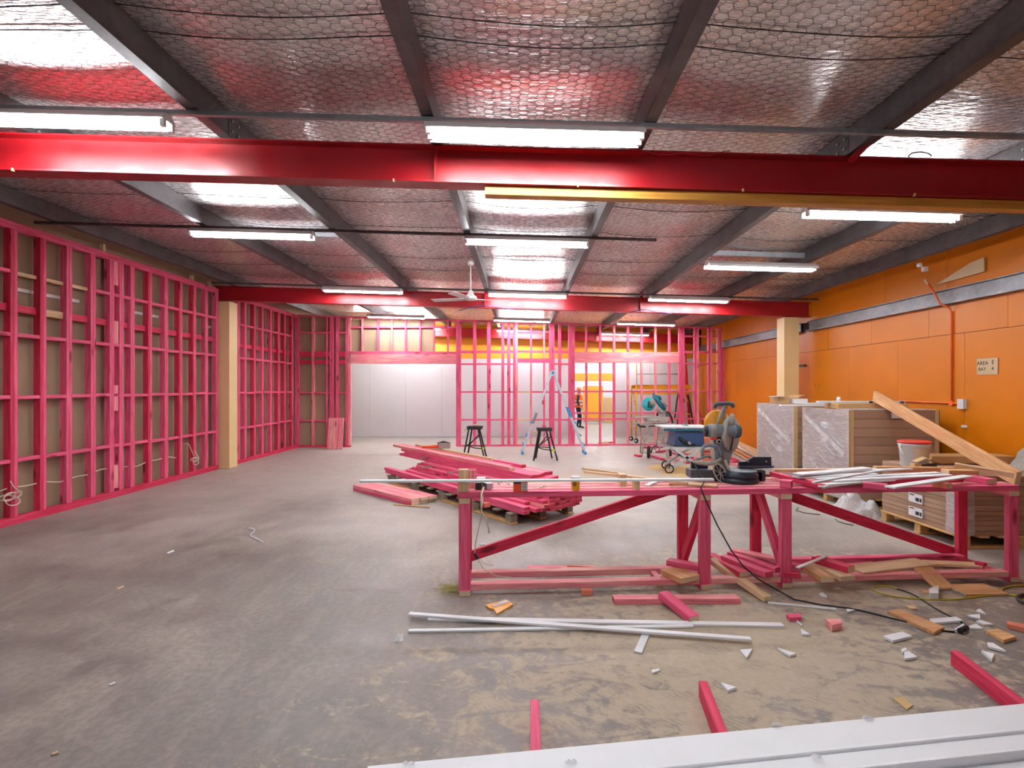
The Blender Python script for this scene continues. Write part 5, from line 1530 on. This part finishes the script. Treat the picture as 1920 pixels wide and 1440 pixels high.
# ================================================================== FLOOR SCRAPS IN FRONT OF THE BENCH
def poly(nm, pts, t, mat, label, cat='offcut', z=.002):
    P3 = [FZ(x, y, z + t) - Vector((0, 0, t)) for x, y in pts]
    o = MB().prism(P3, (0, 0, t)).build(nm, mat)
    return tag(o, label, cat)
poly('white_offcut', [(1743, 1160), (1793, 1156), (1805, 1163), (1745, 1168)], .014, 'white_paint', 'white moulding offcut behind the black plug')
poly('white_offcut', [(1789, 1180), (1807, 1168), (1810, 1182)], .02, 'white_paint', 'white triangle offcut against the black plug')
poly('white_offcut', [(1813, 1153), (1837, 1151), (1838, 1159), (1822, 1156)], .012, 'white_paint', 'white wedge offcut, second of the row beyond the plug')
poly('white_offcut', [(1830, 1144), (1837, 1141), (1848, 1150)], .012, 'white_paint', 'white triangle offcut farthest from the plug')
poly('white_offcut', [(1830, 1164), (1839, 1162), (1863, 1170), (1845, 1170)], .012, 'white_paint', 'white pointed offcut right of the plug')
poly('white_offcut', [(1816, 1174), (1830, 1169), (1843, 1178), (1820, 1177)], .012, 'white_paint', 'white offcut just right of the black plug')
poly('white_offcut', [(1656, 1192), (1692, 1184), (1710, 1192), (1674, 1201)], .016, 'white_paint', 'large white parallelogram offcut left of the plug')
poly('white_offcut', [(1690, 1217), (1697, 1214), (1702, 1218), (1692, 1222)], .018, 'white_paint', 'tiny white offcut touching a white triangle')
poly('white_offcut', [(1695, 1222), (1703, 1220), (1720, 1231), (1696, 1235)], .014, 'white_paint', 'white triangle offcut left of the red bearer end')
poly('white_offcut', [(1851, 1204), (1862, 1205), (1886, 1220), (1853, 1212)], .014, 'white_paint', 'long white wedge offcut right of the red bearer')
poly('white_offcut', [(1840, 1219), (1864, 1225), (1860, 1236)], .018, 'white_paint', 'white triangle offcut right of the red bearer')
poly('white_offcut', [(1587, 1141), (1603, 1143), (1589, 1147)], .012, 'white_paint', 'tiny white triangle on the black cord')
poly('white_offcut', [(1535, 1113), (1542, 1110), (1551, 1118), (1540, 1116)], .012, 'white_paint', 'tiny white offcut in front of the right bench frame')
poly('white_offcut', [(1742, 1103), (1760, 1097), (1760, 1112), (1743, 1112)], .05, 'white_paint', 'white offcut standing by the warm board')
poly('board_offcut', [(1664, 1145), (1685, 1141), (1771, 1175), (1751, 1185)], .022, 'raw_warm', 'narrow warm board lying over the black cord', 'board')
poly('board_offcut', [(1848, 1182), (1870, 1178), (1905, 1193), (1882, 1200)], .022, 'raw_warm', 'small warm block on the floor at the right edge', 'board')
poly('board_offcut', [(1888, 1164), (1930, 1171), (1932, 1180), (1889, 1170)], .03, 'salmon', 'reddish curved offcut at the right edge of the frame')
poly('white_offcut', [(1387, 1218), (1411, 1216), (1400, 1233)], .012, 'bead_white', 'pale triangle offcut on the sawdust, point towards the camera')
poly('white_offcut', [(1457, 1214), (1493, 1225), (1481, 1229), (1470, 1223)], .014, 'bead_white', 'pale long triangle offcut on the sawdust')
poly('white_offcut', [(1351, 1279), (1381, 1288), (1365, 1294)], .014, 'white_paint', 'white triangle offcut beside the middle red bearer')
poly('white_offcut', [(1221, 1256), (1236, 1253), (1237, 1256), (1224, 1261)], .01, 'white_paint', 'tiny white stub on the trodden sawdust')
poly('white_offcut', [(1501, 1178), (1520, 1189), (1504, 1189)], .012, 'white_paint', 'small white triangle in front of the pink chip')
poly('white_sliver', [(1493, 1164), (1495, 1163), (1505, 1172), (1503, 1173)], .008, 'white_paint', 'thin white sliver in front of the pink chip')
poly('pink_offcut', [(1474, 1151), (1502, 1150), (1502, 1157), (1481, 1158)], .03, 'pink', 'small pink chip right of the white mouldings')
poly('pink_offcut', [(1548, 1160), (1576, 1160), (1578, 1168), (1560, 1172)], .045, 'pink_pale', 'pink block offcut in front of the black cord')
poly('pale_scrap', [(1698, 1136), (1712, 1134), (1720, 1141), (1708, 1141)], .008, 'raw', 'pale wood scrap in the yellow cord loop')
poly('pale_scrap', [(1728, 1106), (1742, 1104), (1745, 1111), (1731, 1112)], .004, 'raw_warm', 'pale scrap in front of the warm board')
poly('pale_scrap', [(1674, 1309), (1692, 1306), (1712, 1322), (1700, 1330), (1690, 1322)], .003, 'sawdust', 'torn tan paper scrap before the white bundle', 'scrap')
fl('white_moulding', (767, 1149), (1408, 1196), .045, .016, 'white_paint', None, 'white moulding on the floor lying across the two others', 'moulding', z=.018)
fl('white_moulding', (803, 1158), (1468, 1170), .055, .016, 'white_paint', None, 'longest white moulding on the floor in front of the bench', 'moulding')
fl('white_moulding', (766, 1181), (1300, 1172), .035, .014, 'white_paint', None, 'white moulding on the floor nearest the camera', 'moulding', z=.001)
fl('white_offcut', (1196, 1222), (1211, 1188), .05, .012, 'bead_white', None, 'flat white strip offcut beneath the floor mouldings', 'offcut')
fl('pale_strip', (1440, 1129), (1568, 1141), .04, .008, 'bead_white', None, 'dusty white strip on the sawdust beside the black cord', 'strip')
# yellow and black extension cord
c3 = lambda x, y: FZ(1520 + x / 4.8, 1020 + y / 4.8, .006)
def smooth(pts, n=5):
    out = []
    for i in range(len(pts) - 1):
        a = pts[max(0, i - 1)]; b = pts[i]; c = pts[i + 1]; d = pts[min(len(pts) - 1, i + 2)]
        for k in range(n):
            t = k / n
            out.append(.5 * ((2 * b) + (c - a) * t + (2 * a - 5 * b + 4 * c - d) * t * t + (3 * b - a - 3 * c + d) * t ** 3))
    out.append(pts[-1]); return out
pts = smooth([c3(*q_) for q_ in ((780, 405), (690, 378), (600, 378), (555, 395), (600, 432), (720, 465), (850, 485), (1000, 496), (1150, 500), (1300, 498), (1420, 486), (1560, 468), (1750, 456), (1900, 462))])
o = MB().tube(pts, .006, 6).build('extension_cord', 'cable_yellow'); tag(o, 'yellow extension cord looped on the floor before the bench', 'cord')
pts = smooth([c3(*q_) for q_ in ((780, 405), (870, 432), (960, 475), (1060, 540), (1150, 595), (1250, 648), (1330, 690), (1380, 715))])
o = MB().tube(pts, .006, 6).build('extension_cord', 'cable_black'); tag(o, 'black cord running from the yellow loop to the plug', 'cord')
pts = smooth([c3(*q_) for q_ in ((2000, 372), (1880, 374), (1770, 386), (1718, 410), (1750, 445), (1850, 468), (2000, 478))])
o = MB().tube(pts, .007, 6).build('extension_cord', 'cable_yellow'); tag(o, 'yellow cord loop at the right edge of the floor', 'cord')
pts = smooth([c3(*q_) + Vector((0, 0, .012)) for q_ in ((1990, 470), (1900, 475), (1862, 492), (1880, 520), (1930, 545), (2000, 550))])
o = MB().tube(pts, .012, 8).build('cord_coil', 'cable_black'); tag(o, 'thick black cord coil at the right edge of the floor', 'cord')
# orange packet
c = FZ(935, 1137, 0)
r = thing('fixings_packet', 'torn orange packet with a clear window on the floor', 'packet', c)
pk = [(910, 1134), (918, 1140), (926, 1141), (932, 1150), (962, 1133), (957, 1128), (944, 1126)]
MB().prism([FZ(x, y, .014) - Vector((0, 0, .012)) for x, y in pk], (0, 0, .012)).build('packet', 'orange_foil', r)
MB().prism([FZ(x, y, .017) for x, y in ((921, 1136), (947, 1125), (955, 1128), (930, 1138))], (0, 0, .004)).build('window', 'film_white', r)
# straw by the bench leg
m = MB(); q = random.Random(8)
c = FZ(845, 1108, 0)
for k in range(170):
    a = q.uniform(0, 6.28); rr = abs(q.gauss(0, .05)); L = q.uniform(.03, .09)
    p = c + Vector((rr * math.cos(a) * 1.2, rr * math.sin(a) * 1.3, q.uniform(.0, .04)))
    d = Vector((q.uniform(-1, 1), q.uniform(-1, 1), q.uniform(-.2, .5))).normalized() * L
    e = p + d; e.z = max(.002, e.z)
    m.bar(p, e, .002, .002)
o = m.build('straw_tuft', 'straw'); tag(o, 'tuft of dry straw at the left bench leg', 'straw', kind='stuff')
# clear plastic scraps on the floor
crumple('plastic_scrap', tuple(FZ(749, 1198, 0)), .03, .045, .035, 'small crumpled clear plastic near the ends of the floor mouldings', 5, n=7)
o = MB().tube(smooth([FZ(x, y, .008) for x, y in ((466, 991), (474, 992), (477, 996), (470, 1003), (478, 1009), (486, 1013), (493, 1017))]), [.006 + .008 * abs(math.sin(i)) for i in range(31)], 6).build('plastic_twist', 'film_white'); tag(o, 'twisted strip of clear plastic on the open floor', 'plastic strip')
for i, (x, y, m_) in enumerate(((226, 1101, 'raw'), (103, 1411, 'raw'), (210, 1281, 'paper_white'), (320, 1034, 'paper_white'))):
    poly('floor_chip', [(x - 7, y + 2), (x + 5, y - 3), (x + 7, y - 1), (x - 4, y + 3)], .006, m_, ['pale wood chip on the open floor below the left framing', 'tiny wood chip near the bottom left corner', 'tiny white paper chip on the open floor', 'tiny white chip on the floor by the left framing'][i], 'chip')
o = MB().lathe(FZ(904, 1022, 0), [(.02, 0), (.028, .004), (.03, .012), (.02, .016)], n=14).build('clear_cap', 'film_white'); tag(o, 'clear plastic cap on the floor behind the left brace', 'cap')

# ================================================================== WHITE BUNDLE NEAR THE CAMERA
for i, (a, b, w, lb) in enumerate(((FZ(1003, 1311, .09), FZ(1006, 1560, .09), .045, 'pink bearer under the left part of the white bundle'), (FZ(1318, 1276, .09), FZ(1405, 1500, .09), .045, 'pink bearer under the middle of the white bundle'), (FZ(1790, 1219, .09), FZ(2070, 1430, .09), .045, 'pink bearer under the right part of the white bundle'))):
    a.z = b.z = .045
    o = timber('bearer', a, b, w, .09, 'pink_deep' if i else 'pink', 'end_pink'); tag(o, lb, 'timber length', 'bearers under the white bundle')
A0 = Vector((-.564, 1.977, 0)); AD = Vector((2.803, .392, 0)).normalized(); AN = Vector((-AD.y, AD.x, 0))
def prof(nm, d0, d1, z0, z1, L0, L1, label, lip=0.0):
    """long white sill profile: from d0 to d1 back from the far edge, z0..z1"""
    a = A0 + AD * L0; Lv = AD * (L1 - L0)
    n = -AN
    sec = [(d0, z0), (d0, z1 - .004), (d0 + .004, z1), (d1 - .02, z1), (d1 - .012, z1 + lip), (d1 - .004, z1 + lip), (d1, z1 + lip - .004), (d1, z0)]
    o = MB().prism([a + n * d + Vector((0, 0, z)) for d, z in sec], Lv).build(nm, 'white_paint')
    return tag(o, label, 'sill profile', 'white sill profiles in the near bundle')
prof('sill_profile', 0, .17, .205, .25, 0, 4.4, 'top white sill profile at the far edge of the near bundle', .003)
prof('sill_profile', .002, .168, .155, .203, .01, 4.4, 'white sill profile second from the top at the far edge')
prof('sill_profile', .0, .17, .092, .153, .02, 4.4, 'lowest white sill profile at the far edge')
prof('sill_profile', .175, .27, .20, .247, .03, 4.4, 'white sill profile next to the top one, second from the far edge', .004)
prof('sill_profile', .176, .272, .092, .198, .02, 4.4, 'white sill profile beneath the second one')
prof('sill_profile', .278, .33, .16, .222, .05, 4.4, 'narrow white sill profile third from the far edge', .006)
prof('sill_profile', .336, .43, .13, .196, .05, 4.4, 'white sill profile stepping down towards the camera', .006)
prof('sill_profile', .436, .54, .092, .17, .03, 4.4, 'white sill profile nearest the camera', .006)
prof('sill_profile', .278, .43, .092, .128, .05, 4.4, 'white sill profile at the bottom towards the camera')
for i, (px, py) in enumerate(((768, 1430), (1070, 1428), (1455, 1358), (1625, 1346), (1528, 1418))):
    p = FZ(px, py, .25)
    crumple('tape_scrap', (p.x, p.y - .01, .251 if py < 1400 or True else .25), .022, .008, .006, ['clear tape end at the left of the white bundle', 'clear tape smear on the top white profile', 'clear tape curl at the far edge of the white bundle', 'clear tape bit at the far edge towards the right', 'clear tape bit on the second white profile'][i], i + 11, n=6)

# ================================================================== PERSON IN THE FAR ROOM
def person():
    base = Vector((2.36, 21.7, 0)); H = 1.64
    r = thing('person', 'person in an orange vest and helmet standing beyond the far doorway', 'person', base)
    # facing right (+X), weight on the near leg
    k = H / 1.75
    J = {'pel': (0, 0, .93), 'spi': (.0, 0, 1.12), 'che': (.01, 0, 1.34), 'nec': (.02, 0, 1.48), 'hea': (.05, 0, 1.58), 'top': (.05, 0, 1.70),
         'hl': (0, .10, .90), 'kl': (.06, .11, .50), 'al': (-.02, .12, .09), 'tl': (.16, .13, .035),
         'hr': (0, -.10, .90), 'kr': (.10, -.10, .50), 'ar': (.08, -.11, .09), 'tr': (.27, -.12, .035),
         'sl': (0, .19, 1.42), 'el': (-.03, .25, 1.14), 'wl': (.09, .24, .92), 'pl': (.13, .24, .86),
         'sr': (0, -.19, 1.42), 'er': (-.05, -.25, 1.14), 'wr': (.08, -.25, .93), 'pr': (.12, -.25, .86)}
    E = [('pel', 'spi'), ('spi', 'che'), ('che', 'nec'), ('nec', 'hea'), ('hea', 'top'), ('pel', 'hl'), ('hl', 'kl'), ('kl', 'al'), ('al', 'tl'), ('pel', 'hr'), ('hr', 'kr'), ('kr', 'ar'), ('ar', 'tr'),
         ('che', 'sl'), ('sl', 'el'), ('el', 'wl'), ('wl', 'pl'), ('che', 'sr'), ('sr', 'er'), ('er', 'wr'), ('wr', 'pr')]
    Rr = {'pel': (.15, .11), 'spi': (.14, .10), 'che': (.15, .115), 'nec': (.06, .06), 'hea': (.085, .10), 'top': (.07, .085), 'hl': .10, 'kl': .065, 'al': .045, 'tl': .035, 'hr': .10, 'kr': .065, 'ar': .045, 'tr': .035,
          'sl': .065, 'el': .05, 'wl': .033, 'pl': .03, 'sr': .065, 'er': .05, 'wr': .033, 'pr': .03}
    for s, c in (('l', 1), ('r', -1)):
        p = J['p' + s]
        for i, (dx, dl) in enumerate(((.03, .07), (.012, .08), (-.006, .078), (-.022, .065))):
            J['f%d%s' % (i, s)] = (p[0] + dx + .015, p[1], p[2] - dl); Rr['f%d%s' % (i, s)] = .009; E.append(('p' + s, 'f%d%s' % (i, s)))
        J['th' + s] = (p[0] + .055, p[1] - .01 * c, p[2] - .03); Rr['th' + s] = .01; E.append(('p' + s, 'th' + s))
    names = list(J)
    me = bpy.data.meshes.new('body')
    me.from_pydata([Vector(J[n]) * k for n in names], [(names.index(a), names.index(b)) for a, b in E], [])
    o = bpy.data.objects.new('body', me); COL.objects.link(o)
    sk = o.modifiers.new('skin', 'SKIN'); sk.use_smooth_shade = True
    if not me.skin_vertices: bpy.context.view_layer.update()
    for n, sv in zip(names, me.skin_vertices[0].data):
        rr = Rr[n]; sv.radius = (rr[0] * k, rr[1] * k) if isinstance(rr, tuple) else (rr * k, rr * k)
        sv.use_root = (n == 'pel')
    ss = o.modifiers.new('sub', 'SUBSURF'); ss.levels = 2; ss.render_levels = 2
    dg = bpy.context.evaluated_depsgraph_get()
    me2 = bpy.data.meshes.new_from_object(o.evaluated_get(dg))
    o.modifiers.clear(); o.data = me2
    me2.materials.clear()
    for m in ('dark_cloth', 'skin', 'grey_cloth', 'black'): me2.materials.append(MATS[m])
    for p in me2.polygons:
        c = p.center / k; p.use_smooth = True
        p.material_index = 1 if (c.z > 1.47 or (abs(c.y) > .2 and c.z < 1.0 and c.z > .6) ) else (3 if c.z < .10 else 0)
    place(o, Matrix.Translation(base), r)
    def at(x, y, z): return base + Vector((x, y, z)) * k
    MB().lathe(at(.012, 0, .90), [(.175, 0), (.18, .06), (.165, .22), (.175, .40), (.165, .50), (.11, .565)], n=20).build('vest', 'hivis', r)
    for z in (1.02, 1.16):
        MB().lathe(at(.012, 0, z), [(.181, 0), (.183, .005), (.183, .045), (.181, .05)], n=20).build('vest_stripe', 'plastic_white', r)
    ht = MB().lathe(at(.05, 0, 1.665), [(.125, 0), (.12, .01), (.112, .015), (.105, .06), (.075, .105), (.0, .12)], n=20).build('helmet', 'hat_orange', r)
    MB().prism([at(.12, -.08, 1.665), at(.20, -.04, 1.66), at(.20, .04, 1.66), at(.12, .08, 1.665)], (0, 0, .01)).build('helmet_peak', 'hat_orange', ht)
    MB().tube([at(.145, 0, 1.625), at(.165, 0, 1.60), at(.15, 0, 1.585)], [.012, .016, .01], 8).build('nose', 'skin', r)
    for y in (-.035, .035):
        MB().lathe(at(.135, y, 1.63), [(.0, -.008), (.012, 0), (.0, .008)], axis=(1, 0, 0), n=8).build('eye', 'ink', r)
        MB().lathe(at(.05, y * 2.75, 1.61), [(.0, -.01), (.028, 0), (.0, .01)], axis=(0, 1, 0), n=10).build('ear', 'skin', r)
    MB().bar(at(.138, -.022, 1.555), at(.138, .022, 1.555), .01, .008).build('mouth', 'salmon', r)
person()
